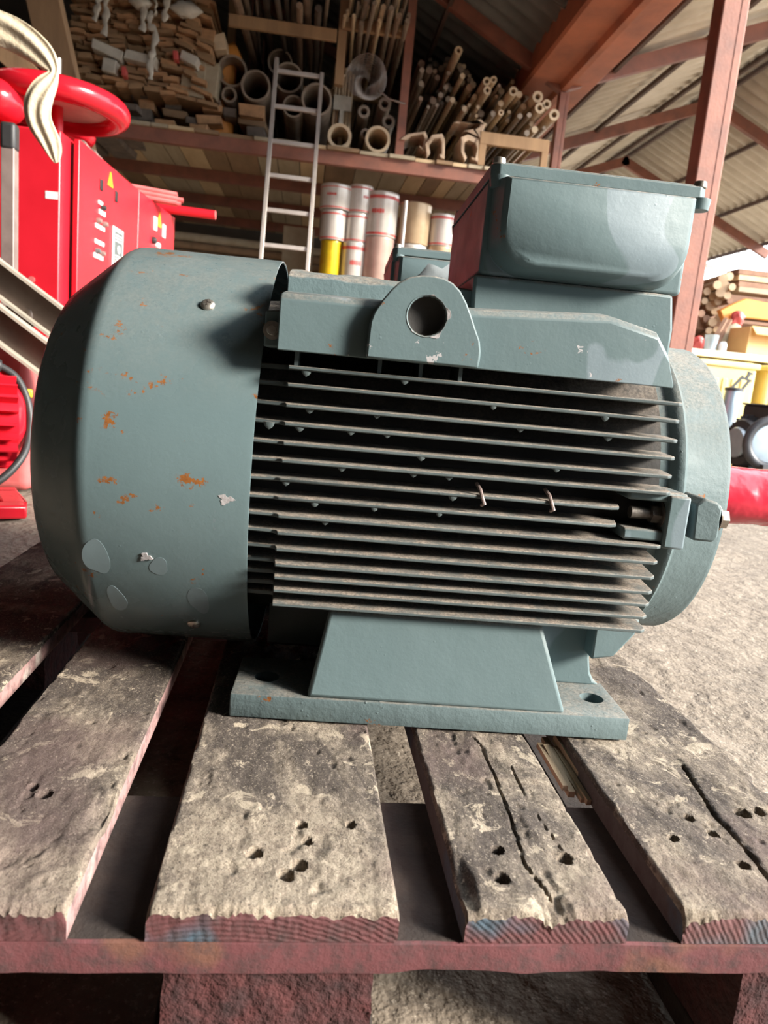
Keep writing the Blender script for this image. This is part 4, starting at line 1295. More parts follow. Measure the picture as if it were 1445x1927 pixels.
# uprights and rails of the upper tier
def X(px, py, Y=SY): return at_y(px, py, Y).x
ux = [X(437, 40), X(645, 60), X(768, 110)]
for q, xx in enumerate(ux):
    yq = 0.75 if q == 0 else 0.02
    if q == 0: xx = X(437, 40, SY + yq)
    b = MB(); b.box(xx - 0.035, xx + 0.035, SY + yq, SY + yq + 0.07, 2.78 if q == 1 else SZ - 0.01, 3.90); spart(b, 'upright', M['timber'] if q < 2 else M['rust_red'])
for (pa, pc_) in (((430, 46), (634, 60)), ((648, 44), (764, 62))):
    p0, p1 = at_y(*pa, SY), at_y(*pc_, SY)
    b = MB(); b.box(p0.x, p1.x, SY - 0.02, SY + 0.02, (p0.z + p1.z) / 2 - 0.045, (p0.z + p1.z) / 2 + 0.045); spart(b, 'rail', M['timber'], 0.004)
for yy in (7.6, 9.2):
    b = MB(); b.box(ux[0], ux[2], yy - 0.03, yy + 0.03, 3.10, 3.16); spart(b, 'upper_bearer', M['timber'])
    for xx in (ux[0] + 0.03, ux[2] - 0.03):
        b = MB(); b.tube((xx, yy, 3.15), (xx, yy, VZ + 0.14 + (1.85 - xx) * LS), 0.008, 8); spart(b, 'hanger_rod', M['rust_red'])

def lay_pipe(px, py, rpx, mat, label, group, Y=6.45, wall=0.16, L=3.2, name='steel_pipe', cat='pipe', n=22, dx=0.0, dz=0.0):
    c = at_y(px, py, Y)
    r = rpx * (Y - CAM.y) / F_PX
    z = max(c.z, SZ + r + 0.002)
    L = min(L, 10.75 - Y)
    b = MB()
    if wall >= 1: b.tube((c.x, Y, z), (c.x + dx, Y + L, z + dz), r, n)
    else: b.pipe((c.x, Y, z), (c.x + dx, Y + L, z + dz), r, r * (1 - wall), n)
    o = b.build(name, M[mat], None)
    tag(o, label, cat, group)
    return o
big = [(437, 133, 25, 6.5), (481, 161, 25, 6.42), (527, 117, 21, 6.9), (543, 146, 24.5, 6.5), (596, 187, 26.5, 6.38)]
names = ['big round pipe mouth at the left end of the shelf', 'big dark pipe mouth just left of the ladder', 'big pipe half hidden behind the ladder rail', 'big pipe mouth behind the second ladder rung', 'big pale-rimmed pipe crossing the right ladder rail']
for (x, y, r, Y), nm in zip(big, names):
    lay_pipe(x, y, r, 'pipe_steel', nm, 'big steel pipes on the shelf', Y, 0.13)
lay_pipe(552, 200, 18, 'pipe_steel', 'medium pipe mouth under the big pipes between the ladder rails', 'medium pipes on the shelf', 6.45)
lay_pipe(431, 178, 13, 'pipe_steel', 'medium pipe below the leftmost big pipe', 'medium pipes on the shelf', 6.5, 0.3)
lay_pipe(405, 196, 10, 'pipe_brown', 'small brown pipe left of the medium pipe', 'medium pipes on the shelf', 6.5, 0.3)
lay_pipe(639, 256, 21, 'pipe_tan', 'left of two pale thick-walled pipes on the front beam', 'pale thick pipes on the front beam', 6.35, 0.26, n=30)
lay_pipe(711, 262, 22, 'pipe_tan', 'right of two pale thick-walled pipes on the front beam', 'pale thick pipes on the front beam', 6.35, 0.22, n=30)
for q, (x, y, r) in enumerate(((685, 210, 10.5), (724, 196, 11), (731, 229, 11), (688, 252, 9))):
    lay_pipe(x, y, r, 'pipe_steel', ['upper left small thick-walled pipe above the two pale pipes', 'topmost right small thick-walled pipe under the wire coil', 'lower right small thick-walled pipe above the right pale pipe', 'small dark pipe between the two pale pipes'][q], 'small pipes above the pale ones', 6.5, 0.45, n=18)
# pale pipe ends at the right end
ORD = ['first', 'second', 'third', 'fourth', 'fifth', 'sixth', 'seventh', 'eighth', 'ninth', 'tenth']
for q, (x, y, r) in enumerate(sorted(((863, 95, 7), (966, 172, 8), (1012, 182, 9.5), (1029, 196, 8), (1016, 203, 9), (1043, 216, 9.5), (916, 153, 7), (917, 170, 7), (943, 212, 5), (929, 150, 6)))):
    lay_pipe(x, y, r, 'pipe_tan', '%s from the left of the pale open pipes at the shelf right end' % ORD[q], 'pale pipes at the right end', 6.4, 0.5, n=16)
rnd = random.Random(11)
placed = [(at_y(x, y, 6.4).x, max(at_y(x, y, 6.4).z, SZ + 0.03), r * 0.0049) for (x, y, r) in ((863, 95, 7), (966, 172, 8), (1012, 182, 9.5), (1029, 196, 8), (1016, 203, 9), (1043, 216, 9.5), (916, 153, 7), (917, 170, 7), (943, 212, 5), (929, 150, 6))]
BAR = {'pipe_tan': 'pale tan', 'pipe_brown': 'brown', 'pipe_steel': 'dull grey-brown', 'pipe_dark': 'blackish', 'log': 'yellowish tan'}
for k in range(420):
    x = rnd.uniform(790, 1045)
    top = 95 + (x - 790) * 0.42 + 18 * math.sin(x * 0.05)
    y = rnd.uniform(top, min(top + 95, 268))
    m = rnd.choice(['pipe_tan', 'pipe_tan', 'pipe_tan', 'pipe_brown', 'pipe_steel', 'log']) if x > 850 else rnd.choice(['pipe_brown', 'pipe_dark', 'pipe_dark', 'pipe_steel'])
    Yb, rb_ = rnd.uniform(6.4, 7.2), rnd.uniform(2.8, 6.2)
    pc_ = at_y(x, y, Yb); rw = rb_ * (Yb - CAM.y) / F_PX; zc_ = max(pc_.z, SZ + rw + 0.002)
    if any(math.hypot(pc_.x - q[0], zc_ - q[1]) < rw + q[2] + 0.001 for q in placed): continue
    if pc_.x > 1.93 or zc_ > VZ + 0.02 + (1.85 - pc_.x) * LS: continue
    placed.append((pc_.x, zc_, rw))
    part_ = 'left part' if x < 875 else ('middle' if x < 960 else 'right part')
    lay_pipe(x, y, rb_, m, 'thin %s bar in the %s of the heap at the shelf right end' % (BAR[m], part_), 'heap of thin bars at the right end', Yb, 1, rnd.uniform(1.6, 3.0), 'thin_bar', 'bar', 8)
# rods of the upper tier
for k in range(30):
    x = 652 + 118 * (k + rnd.uniform(-0.3, 0.3)) / 30
    c = at_y(x, -5, 6.35)
    z = 3.185 + 0.055 * (k % 4) + rnd.uniform(0, 0.02)
    r = rnd.uniform(0.010, 0.022)
    b = MB(); b.tube((c.x, 6.0 + rnd.uniform(-0.2, 0.15), z), (c.x + rnd.uniform(-0.12, 0.12), rnd.uniform(8.8, 10.2), z), r, 8)
    tag(b.build('metal_rod', M[rnd.choice(['pipe_tan', 'pipe_tan', 'pipe_steel', 'pipe_brown'])], None), '%s rod on the upper tier, %s of the bay above the wire coil' % (['lowest', 'second-layer', 'third-layer', 'topmost'][k % 4], ['left end', 'left half', 'middle', 'right half', 'right end'][k // 6]), 'rod', 'pale rods on the upper tier')
for k in range(14):
    x = 452 + 175 * (k + rnd.uniform(-0.3, 0.3)) / 14
    c = at_y(x, -5, 6.35)
    z = 3.20 + 0.075 * (k % 3)
    r = rnd.uniform(0.012, 0.035)
    b = MB(); b.tube((c.x, 6.0 + rnd.uniform(-0.2, 0.15), z), (c.x + rnd.uniform(-0.2, 0.2), rnd.uniform(8.4, 10.2), z), r, 8)
    tag(b.build('metal_rod', M[rnd.choice(['pipe_dark', 'pipe_brown', 'pipe_steel', 'pipe_dark'])], None), '%s rod on the upper tier over the ladder, %s' % (['low dark', 'middle-layer dark', 'top dark'][k % 3], ['far left', 'left half', 'centre', 'right half', 'far right'][k // 3]), 'rod', 'dark rods on the upper tier')
# coil of wire
c = at_y(690, 146, 6.35)
b = MB()
pts = []
for k in range(420):
    a = k * 0.19
    rr = 0.038 + 0.135 * k / 419
    pts.append((c.x + rr * math.cos(a), 6.35 + 0.03 * math.sin(k * 0.37) + 0.12 * (1 - k / 419), c.z + rr * 1.05 * math.sin(a)))
b.path(pts, 0.0034, 6)
b.path([(c.x + 0.11, 6.34, c.z - 0.09), (c.x + 0.2, 6.32, c.z - 0.15), (c.x + 0.34, 6.32, c.z - 0.17)], 0.008, 6)
tag(b.build('wire_coil', M['wire'], None, smooth=80), 'round coil of shiny wire hung at the middle of the shelf', 'wire coil')
# stakes bundle and label card left of the coil
for k in range(6):
    p = at_y(634 + k * 6, 134 + (k % 3) * 6, 6.72)
    b = MB(); b.tube((p.x, 6.72, SZ + 0.002), (p.x, 6.72, p.z), 0.013, 8)
    b.tube((p.x, 6.72, p.z), (p.x, 6.72, p.z + 0.02), 0.022, 8)
    tag(b.build('wooden_stake', M['pipe_tan'], None), '%s pale stake from the left beside the wire coil' % ORD[k], 'stake', 'stakes beside the wire coil')
p = at_y(644, 195, 6.66)
b = MB(); b.box(p.x - 0.078, p.x + 0.078, 6.64, 6.67, p.z - 0.06, p.z + 0.06)
b.box(p.x - 0.02, p.x + 0.02, 6.645, 6.665, SZ, p.z)
tag(b.build('label_card', M['plastic_white'], None, bevel=0.004), 'blank pale card standing in front of the stakes', 'card')

# ladder leaning on the shelf
lad = empty('ladder', (0, 5.35, 0))
tag(lad, 'aluminium ladder leaning against the pipe shelf', 'ladder')
xl, xr = -0.415, -0.052
def lp(x, z):                               # point on the leaning ladder plane, local
    return Vector((x, 0.02 + z * 0.27, z))
for xx, zt, xt in ((xl, 2.83, xl + 0.0), (xr, 2.76, xr - 0.0)):
    b = MB(); b.beam(lp(xx, 0), lp(xt, zt), 0.030, 0.062, (0, 1, 0)); b.build('rail', M['alu'], lad, bevel=0.003)
zz = 0.22
for k, (py) in enumerate((133, 199, 265, 329, 394, 460, 526, 592, 658, 724)):
    # height of the rung from its pixel row, on the ladder plane
    lo, hi = 0.0, 3.2
    for it in range(40):
        mid = (lo + hi) / 2
        q = lp(xl, mid) + Vector((0, 5.35, 0)) - CAM
        yy = 963.5 - F_PX * q.dot(CU) / q.dot(CF)
        if yy > py: lo = mid
        else: hi = mid
    if lo > 0.1:
        b = MB(); b.beam(lp(xl, lo), lp(xr, lo), 0.032, 0.032); b.build('rung', M['alu'], lad, bevel=0.004)

# stack of rough planks at the upper left
pl = []
for v in range(4):
    b = MB()
    w, h = (0.15, 0.12, 0.17, 0.10)[v], (0.030, 0.034, 0.026, 0.038)[v]
    rings = []
    for yy in (0.0, 2.4):
        ring = []
        for q, (sx, sz) in enumerate(((-1, -1), (-0.3, -1.15), (0.4, -0.85), (1, -1), (1.04, 0), (1, 1), (0.3, 1.2), (-0.4, 0.8), (-1, 1), (-0.95, 0))):
            ring.append((sx * w / 2, yy + 0.01 * math.sin(q * 3 + v), sz * h / 2))
        rings.append(ring)
    b.loft(rings)
    pl.append(b)
rnd = random.Random(5)
plank_proto = {}
zrow = at_y(250, 168, 6.4).z
row = 0
while zrow < 3.42:
    t = (zrow - 2.5) / 0.75
    xa, xb = -2.12, -0.98 - 0.10 * max(0, t)
    xx = xa + rnd.uniform(0, 0.1)
    while xx < xb:
        v = rnd.randrange(4)
        key = (v, rnd.randrange(2))
        if key not in plank_proto:
            o = pl[v].build('rough_plank', M['wood_end'] if key[1] else M['timber'], None, smooth=30)
            plank_proto[key] = o
        else:
            o = plank_proto[key].copy(); COL.objects.link(o)
        w = (0.15, 0.12, 0.17, 0.10)[v]
        sag = -0.10 * max(0.0, (xx + 1.35)) * 1.2
        o.location = (xx + w / 2, 6.32 + rnd.uniform(0, 0.12), zrow + sag + rnd.uniform(-0.008, 0.008))
        o.rotation_euler = (0, rnd.uniform(-0.13, 0.13) + (0.25 if xx > -1.3 else 0), rnd.uniform(-0.05, 0.05))
        tag(o, 'rough %s plank end, %s of the upper-left stack, %s side' % (('orange-brown' if key[1] else 'dull brown'), ('lower courses' if zrow < 2.78 else ('middle courses' if zrow < 3.05 else 'upper courses')), ('left' if xx < -1.75 else ('middle' if xx < -1.4 else 'right'))), 'plank', 'stack of rough brown planks')
        xx += w + rnd.uniform(0.0, 0.02)
    zrow += 0.037
    row += 1
# offcuts and scrap under and beside the plank stack
def offcut(px, py, w, h, d, mat, label, group, Y=6.35, name='wood_offcut', cat='offcut', rot=None):
    p = at_y(px, py, Y)
    s = (Y - CAM.y) / F_PX
    b = MB()
    W, H = w * s / 2, h * s / 2
    jig = [rnd.uniform(0.82, 1.1) for _ in range(8)]
    ring0 = [(-W * jig[0], 0, -H * jig[1]), (W * jig[2], 0, -H * jig[3]), (W * jig[4], 0, H * jig[5]), (-W * jig[6], 0, H * jig[7])]
    b.loft([ring0, [(x * 0.95, d, z) for x, _, z in ring0]])
    o = b.build(name, M[mat], None, bevel=0.006)
    o.location = (p.x, p.y, p.z)
    o.rotation_euler = (0, rnd.uniform(-0.25, 0.25) if rot is None else rot, rnd.uniform(-0.1, 0.1))
    tag(o, label, cat, group)
    return o
for q, (x, y, w, h, r) in enumerate(((200, 92, 52, 15, 0.25), (262, 107, 50, 14, 0.12), (205, 122, 24, 20, 0.1), (355, 108, 30, 16, 0.3))):
    offcut(x, y, w, h, 0.8, 'plastic_white', ['long whitish block at the left under the plank stack', 'long whitish block at the middle under the plank stack', 'squarish whitish block below the left one', 'whitish block at the right under the plank stack'][q], 'whitish blocks under the planks', 6.28, 'pale_block', 'block', r)
for q, (x, y, w, h, m, r) in enumerate(((357, 95, 36, 26, 'wood_end', 0.4), (385, 80, 30, 45, 'wood_end', 0.15), (412, 78, 20, 26, 'pipe_tan', -0.2), (362, 145, 40, 66, 'plank_c', 0.02), (396, 150, 26, 50, 'plank_c', 0.02))):
    offcut(x, y, w, h, 1.5, m, ['tilted sawn timber end against the right of the plank stack', 'tall sawn timber end right of the tilted one', 'small pale sawn timber end by the leftmost big pipe', 'wide greyish sawn timber under the tilted timber end', 'narrow greyish sawn timber left of the big pipes'][q], 'sawn timber ends', 6.4, 'sawn_timber', 'timber', r)
taken = []
for k in range(220):
    x = rnd.uniform(150, 500); y = rnd.uniform(150 if x < 330 else 196, 240)
    m = rnd.choice(['scrap', 'scrap', 'plank_b', 'plank_c', 'wood_end', 'scrap'])
    w_, h_ = rnd.uniform(22, 58), rnd.uniform(10, 22)
    if len(taken) > 44 or any(abs(x - q[0]) < (w_ + q[2]) * 0.48 and abs(y - q[1]) < (h_ + q[3]) * 0.48 for q in taken): continue
    taken.append((x, y, w_, h_))
    hue = {'scrap': 'blackish', 'plank_b': 'dark brown', 'plank_c': 'greyish', 'wood_end': 'orange-brown'}[m]
    offcut(x, y + (x - 150) * 0.02, w_, h_, rnd.uniform(0.5, 1.2), m, '%s wood offcut in the shelf jumble %s' % (hue, 'under the left of the plank stack' if x < 270 else ('under the right of the plank stack' if x < 390 else 'below the big pipes')), 'jumble of dirty offcuts', rnd.uniform(6.4, 6.6), rot=rnd.uniform(-0.1, 0.1))
for (x, y) in ((233, 133), (330, 103)):
    offcut(x, y, 9, 14, 0.1, 'band_red', 'small bright orange-red scrap in the offcut jumble', 'orange-red scraps', 6.25, 'red_scrap', 'scrap')
# white plastic strips hanging over the planks
for q, ps in enumerate([[(186, -10), (184, 12), (178, 38)], [(198, -10), (200, 25), (196, 66)], [(272, -10), (270, 28), (268, 58)], [(292, -10), (294, 10), (292, 30)], [(318, -10), (312, 16), (308, 40)], [(284, 20), (280, 45), (294, 60), (288, 95), (282, 115), (284, 150)]]):
    b = MB()
    P3 = [at_y(x, y, 6.24) for x, y in ps]
    fine = []
    for a, c in zip(P3[:-1], P3[1:]):
        for t in range(5): fine.append(a.lerp(c, t / 5))
    fine.append(P3[-1])
    b.path([p + Vector((0.006 * math.sin(i * 1.7), 0, 0)) for i, p in enumerate(fine)], 0.02, 10, rad=[0.022 + 0.008 * math.sin(i * 1.3 + q) for i in range(len(fine))], flat=0.35)
    tag(b.build('plastic_strip', M['plastic_white'], None, smooth=80), '%s whitish plastic strip from the left over the brown planks' % ['first', 'second', 'third', 'fifth', 'sixth', 'long fourth'][q], 'plastic strip', 'plastic strips over the planks')
for (x, y, w, h) in ((265, 5, 40, 22), (350, 18, 56, 26)):
    p = at_y(x, y, 6.26)
    b = MB()
    rings = []
    for k in range(9):
        a = math.pi * k / 8
        rr = math.sin(a) * 0.9 + 0.05
        rings.append([(p.x + (k - 4) / 4 * w * 0.0024, p.y + 0.05 * rr * math.cos(t * math.pi / 6), p.z + h * 0.0024 * rr * (1 + 0.25 * math.sin(3 * t + k)) * math.sin(t * math.pi / 6)) for t in range(12)])
    b.loft(rings)
    tag(b.build('plastic_bag', M['plastic_white'], None, smooth=80), 'crumpled whitish bag on the %s of the plank stack top' % ('middle' if x < 300 else 'right'), 'bag', 'crumpled bags on the planks')
# orange tarp corner behind the leftmost big pipe
p = at_y(428, 104, 6.7)
b = MB(); b.lathe([(0, 0.16), (0.06, 0.13), (0.14, 0.06), (0.2, 0.0)], (p.x, 6.75, p.z - 0.06), (0.25, 0, 1), 12)
b.tube((p.x - 0.02, 6.75, SZ), (p.x - 0.02, 6.75, p.z - 0.05), 0.10, 12)
tag(b.build('orange_cover', M['orange'], None, smooth=50), 'orange cover over a bundle behind the leftmost big pipe', 'cover')
# bent cardboard-like offcuts on the front beam
def bent(ps, Y, wpx, label):
    s = (Y - CAM.y) / F_PX
    P3 = [at_y(x, y, Y) for x, y in ps]
    zmin = min(p.z for p in P3)
    lift = max(0, SZ + 0.01 - zmin)
    b = MB()
    rings = []
    for yy in (0.0, 0.35):
        outer = [(p.x, Y + yy + 0.02 * math.sin(i * 2.0), p.z + lift) for i, p in enumerate(P3)]
        cxm = sum(p[0] for p in outer) / len(outer); czm = sum(p[2] for p in outer) / len(outer)
        inner = [(cxm + (x - cxm) * (1 - wpx), y, czm + (z - czm) * (1 - wpx)) for x, y, z in outer]
        rings.append(outer + inner[::-1])
    b.loft(rings)
    tag(b.build('bent_offcut', M['card'], None, bevel=0.006, smooth=30), label, 'offcut', 'bent tan offcuts on the front beam')
bent([(752, 262), (768, 250), (800, 248), (806, 262), (800, 285), (790, 278)], 6.30, 0.35, 'leftmost tan folded offcut beside the pale pipe')
bent([(803, 296), (800, 270), (812, 255), (832, 252), (838, 262), (836, 300), (828, 298)], 6.27, 0.35, 'middle tan C-shaped offcut on the front beam')
bent([(874, 308), (868, 288), (866, 262), (880, 256), (902, 262), (904, 285), (898, 310), (888, 302)], 6.27, 0.38, 'right tan wrinkled offcut on the front beam')
bent([(853, 230), (862, 226), (880, 232), (904, 224), (914, 232), (904, 262), (893, 246), (872, 246)], 6.27, 0.30, 'tan curled sheet above the wrinkled offcut')
p0, p1 = at_y(903, 256, 6.28), at_y(1032, 278, 6.28)
b = MB(); b.box(p0.x, p1.x, 6.26, 6.30, (p0.z + p1.z) / 2 - 0.055, (p0.z + p1.z) / 2 + 0.045)
for t in (0.05, 0.95): b.box(p0.x + (p1.x - p0.x) * t - 0.03, p0.x + (p1.x - p0.x) * t + 0.03, 6.262, 6.298, SZ, (p0.z + p1.z) / 2)
tag(b.build('stop_board', M['timber'], None, bevel=0.004), 'tan board holding back the bars at the right end', 'board')

# paint tins under the shelf
bench = empty('workbench', (0.95, 6.95, 0))
tag(bench, 'low bench under the shelf carrying stacked paint tins', 'bench')
b = MB(); b.box(-1.1, 1.05, -0.5, 0.5, 1.14, 1.20); b.build('bench_top', M['timber'], bench, bevel=0.004)
for xx in (-1.0, 0.95):
    for yy in (-0.42, 0.42):
        b = MB(); b.box(xx - 0.04, xx + 0.04, yy - 0.04, yy + 0.04, 0, 1.14); b.build('leg', M['timber'], bench)
BT = 1.202
def tin(x, z0, z1, r, mat, Y, label, band=True, letters=0, la=0.0):
    root = empty('paint_tin', (x, Y, z0))
    tag(root, label, 'paint tin', 'stacked paint tins')
    h = z1 - z0
    b = MB(); b.lathe([(0.0, 0.0), (0.0, r * 0.97), (0.008, r), (h - 0.03, r), (h - 0.022, r * 1.015), (h - 0.012, r * 1.015), (h - 0.004, r), (h - 0.002, r * 0.93), (h - 0.004, 0.0)], (0, 0, 0), (0, 0, 1), 36)
    b.build('can', M[mat], root, smooth=40)
    if band:
        for (za, zb_) in ((h * 0.83, h * 0.9), (h * 0.03, h * 0.08)):
            b = MB(); b.lathe([(za, r * 1.003), (zb_, r * 1.003)], (0, 0, 0), (0, 0, 1), 36); b.build('red_band', M['band_red'], root)
    for k in range(letters):                # blurred red lettering wrapped round the tin
        a = la + (k - letters / 2) * 0.16
        b = MB()
        hh = h * (0.10 if k % 2 else 0.085)
        b.box(-0.6 * 0.11 * r, 0.6 * 0.11 * r, -r * 1.008, -r * 0.99, h * 0.55 - hh / 2, h * 0.55 + hh / 2)
        o = b.build('red_letter', M['band_red'], root); o.rotation_euler = (0, 0, a)
    return root
def zc(px, py, Y): return at_y(px, py, Y).z
def col(xc, ys, wpx, specs, Y):
    """a stack of tins: ys are pixel rows of the joints, top first; the lowest tin stands on the bench"""
    x = at_y(xc, ys[-1], Y).x
    s = (Y - CAM.y) / F_PX
    zs = [zc(xc, y, Y) for y in ys] + [BT]
    for k in range(len(zs) - 1):
        mat, w, lab, band, let, la, dx = specs[k]
        tin(x + dx * s, zs[k + 1] + (0.001 if k < len(zs) - 1 else 0), zs[k] - 0.001, w * s / 2, mat, Y, lab, band, let, la)
TY = 6.75
col(623, [349, 397, 454], 54, [('tin_white', 56, 'white tin with red lettering topping the stack by the ladder', True, 4, -0.25, 3), ('tin_white', 46, 'white tin in the middle of the stack by the ladder', True, 0, 0, 2), ('tin_yellow', 37, 'bright yellow tin at the foot of the stack by the ladder', False, 0, 0, 1)], TY)
col(668, [349, 403, 458], 42, [('tin_white', 44, 'white red-rimmed tin topping the second stack', True, 3, 0.5, 3), ('tin_white', 42, 'plain white tin in the middle of the second stack', True, 0, 0, 1), ('tin_white', 44, 'white tin with red scrawl at the foot of the second stack', True, 6, 0.25, -1)], TY)
col(713, [364, 449], 58, [('tin_white', 58, 'tall white pail with red lettering on the third stack', True, 5, -0.25, 1), ('tin_pink', 56, 'pinkish pail under the tall lettered pail', False, 0, 0, 0)], TY)
col(775, [384, 463], 56, [('tin_beige', 56, 'tall beige tin beside the pails', False, 0, 0, 1), ('tin_white', 54, 'white red-banded tin under the tall beige tin', True, 0, 0, 0)], TY)
col(828, [405, 466], 46, [('tin_white', 48, 'white-labelled tin right of the beige tin', True, 0, 0, 0), ('tin_beige', 48, 'orange-beige tin under the white-labelled tin', False, 0, 0, 0)], TY)
col(868, [420, 470], 40, [('tin_white', 42, 'white tin half hidden behind the terminal box', True, 0, 0, 0), ('tin_beige', 42, 'beige tin half hidden behind the terminal box', False, 0, 0, 0)], TY)
# thin bright tube standing between the tins
p = at_y(752, 440, TY)
b = MB(); b.tube((p.x, TY - 0.28, BT), (p.x, TY - 0.28, at_y(752, 390, TY).z), 0.016, 10)
tag(b.build('metal_tube', M['alu'], None), 'thin bright tube standing between the pails and beige tin', 'tube')
# pale board and dark timbers below the shelf
p0, p1 = at_y(534, 424, 7.6), at_y(592, 428, 7.6)
b = MB(); b.box(p0.x, p1.x, 7.6, 7.66, 0, p0.z)
tag(b.build('pale_board', M['plank_c'], None, bevel=0.004), 'pale board standing under the shelf behind the ladder', 'board')
for k, (py, r) in enumerate(((452, 0.045), (468, 0.042), (484, 0.042))):
    z = at_y(420, py, 8.2).z
    b = MB(); b.tube((-2.2, 8.2, z), (0.4, 8.2, z - 0.02), r, 12)
    if k == 2:
        for xx in (-1.8, 0.1): b.box(xx - 0.05, xx + 0.05, 8.13, 8.27, 0, z - 0.02)
    tag(b.build('trestle_log', M['plank_c' if k == 0 else 'plank_b'], None), ['grey log on trestles deep under the shelf', 'brown log just below the grey log', 'lowest brown log under the shelf'][k], 'log')

# ------------------------------------------------------------------ things in the right-hand bay
def zz(px, py, Y): return at_y(px, py, Y).z
def xx_(px, py, Y): return at_y(px, py, Y).x
# cream bench with yellow crates under it
BY = 5.0
bt = zz(1380, 663, BY)
rb = empty('side_bench', (3.6, BY + 0.4, 0))
tag(rb, 'cream topped bench in the right-hand bay behind the black motors', 'bench')
b = MB(); b.box(-0.95, 1.2, -0.4, 0.4, bt - 0.05, bt); b.build('bench_top', M['cream'], rb, bevel=0.005)
for x in (-0.88, 1.1):
    for y in (-0.33, 0.33):
        b = MB(); b.box(x - 0.03, x + 0.03, y - 0.03, y + 0.03, 0, bt - 0.05); b.build('leg', M['timber'], rb)
for k, (xa, xb) in enumerate(((2.86, 3.32), (3.40, 3.95))):
    r = empty('yellow_crate', ((xa + xb) / 2, BY + 0.15, 0))
    tag(r, ['pale yellow plastic crate under the cream bench, behind the vice', 'pale yellow plastic crate under the cream bench at the right edge'][k], 'crate', 'yellow crates under the bench')
    w = (xb - xa) / 2
    b = MB(); b.box(-w, w, -0.25, 0.2, 0.0, bt - 0.07); b.build('body', M['crate_yellow'], r, bevel=0.03, seg=4)
    b = MB(); b.box(-w - 0.015, w + 0.015, -0.265, 0.215, bt - 0.12, bt - 0.075); b.build('rim', M['crate_yellow'], r, bevel=0.012)
    for q in range(5):
        b = MB(); b.box(-w + 0.05 + q * (2 * w - 0.1) / 5, -w + 0.09 + q * (2 * w - 0.1) / 5, -0.258, -0.245, 0.1, bt - 0.2); b.build('rib', M['crate_yellow'], r, bevel=0.004)
# things on the bench
p = at_y(1336, 655, BY + 0.1)
b = MB(); b.lathe([(0, 0), (0, 0.042), (0.11, 0.05), (0.115, 0.053), (0.118, 0.05), (0.112, 0.046), (0.01, 0.038), (0.01, 0)], (p.x, BY + 0.1, bt), (0, 0, 1), 24)
tag(b.build('metal_cup', M['pale_blue'], None), 'pale blue metal cup standing on the cream bench', 'cup')
b = MB(); b.lathe([(0, 0), (0, 0.028), (0.05, 0.03), (0.07, 0.02), (0.075, 0)], (p.x + 0.075, BY + 0.06, bt), (0, 0, 1), 20)
tag(b.build('white_bottle', M['white'], None, smooth=60), 'small white pot right of the pale blue cup', 'pot')
p0 = at_y(1398, 640, BY + 0.15)
r = empty('carton', (p0.x + 0.32, BY + 0.22, bt))
tag(r, 'open tan carton on the cream bench at the right edge', 'carton')
hh = zz(1420, 617, BY + 0.15) - bt
b = MB()
for (xa, xb, ya, yb) in ((-0.32, 0.32, -0.14, -0.13), (-0.32, 0.32, 0.13, 0.14), (-0.32, -0.31, -0.13, 0.13), (0.31, 0.32, -0.13, 0.13)):
    b.box(xa, xb, ya, yb, 0, hh)
b.box(-0.31, 0.31, -0.13, 0.13, 0, 0.01)
b.build('walls', M['box_tan'], r)
b = MB(); b.prism([(-0.14, hh), (-0.14, hh + 0.005), (-0.22, hh - 0.06), (-0.215, hh - 0.065)], -0.31, 0.31, 'x'); b.build('flap', M['box_tan'], r)
# red and white marker pole
p = at_y(1300, 600, 5.2)
mp = empty('marker_pole', (p.x, 5.2, 0))
tag(mp, 'red and white marker pole right of the rusty post', 'pole')
zt, zm = zz(1306, 525, 5.2), zz(1298, 590, 5.2)
b = MB(); b.tube((0, 0, zm), (0, 0, zt), 0.030, 14); b.build('red_half', M['red'], mp)
b = MB(); b.tube((0, 0, 0), (0, 0, zm), 0.038, 14); b.build('white_half', M['white'], mp)
b = MB(); b.tube((0, 0, zt), (0, 0, zt + 0.05), 0.024, 14, r1=0.018); b.build('cap', M['plastic_white'], mp)
# timber rack with log ends and planks
RY = 6.1
rk = empty('timber_rack', (4.3, RY + 0.6, 0))
tag(rk, 'brown rack behind the bench holding logs and boards', 'rack')
rz0 = zz(1400, 610, RY)
b = MB(); b.box(-0.95, 1.6, -0.65, 0.6, rz0 - 0.09, rz0); b.build('rack_shelf', M['log_brown'], rk)
b = MB(); b.box(-1.35, 1.6, 0.62, 0.66, 0, 1.72); b.build('back_panel', M['log_brown'], rk)
for x in (-0.55, -0.25, 0.1, 0.45, 1.4):
    b = MB(); b.box(x - 0.05, x + 0.05, -0.6, -0.5, 0, rz0 - 0.09); b.build('rack_leg', M['log_brown'], rk)
rnd = random.Random(21)
lg = [(1341, 606, 8), (1352, 598, 7), (1330, 600, 7), (1346, 585, 8), (1337, 575, 9), (1352, 566, 8), (1342, 557, 8), (1356, 550, 9), (1331, 548, 7), (1364, 538, 9), (1350, 536, 8), (1369, 556, 7), (1374, 566, 6), (1361, 524, 9), (1373, 520, 8), (1378, 540, 7), (1326, 566, 6), (1320, 590, 7), (1348, 620, 6), (1334, 622, 6)]
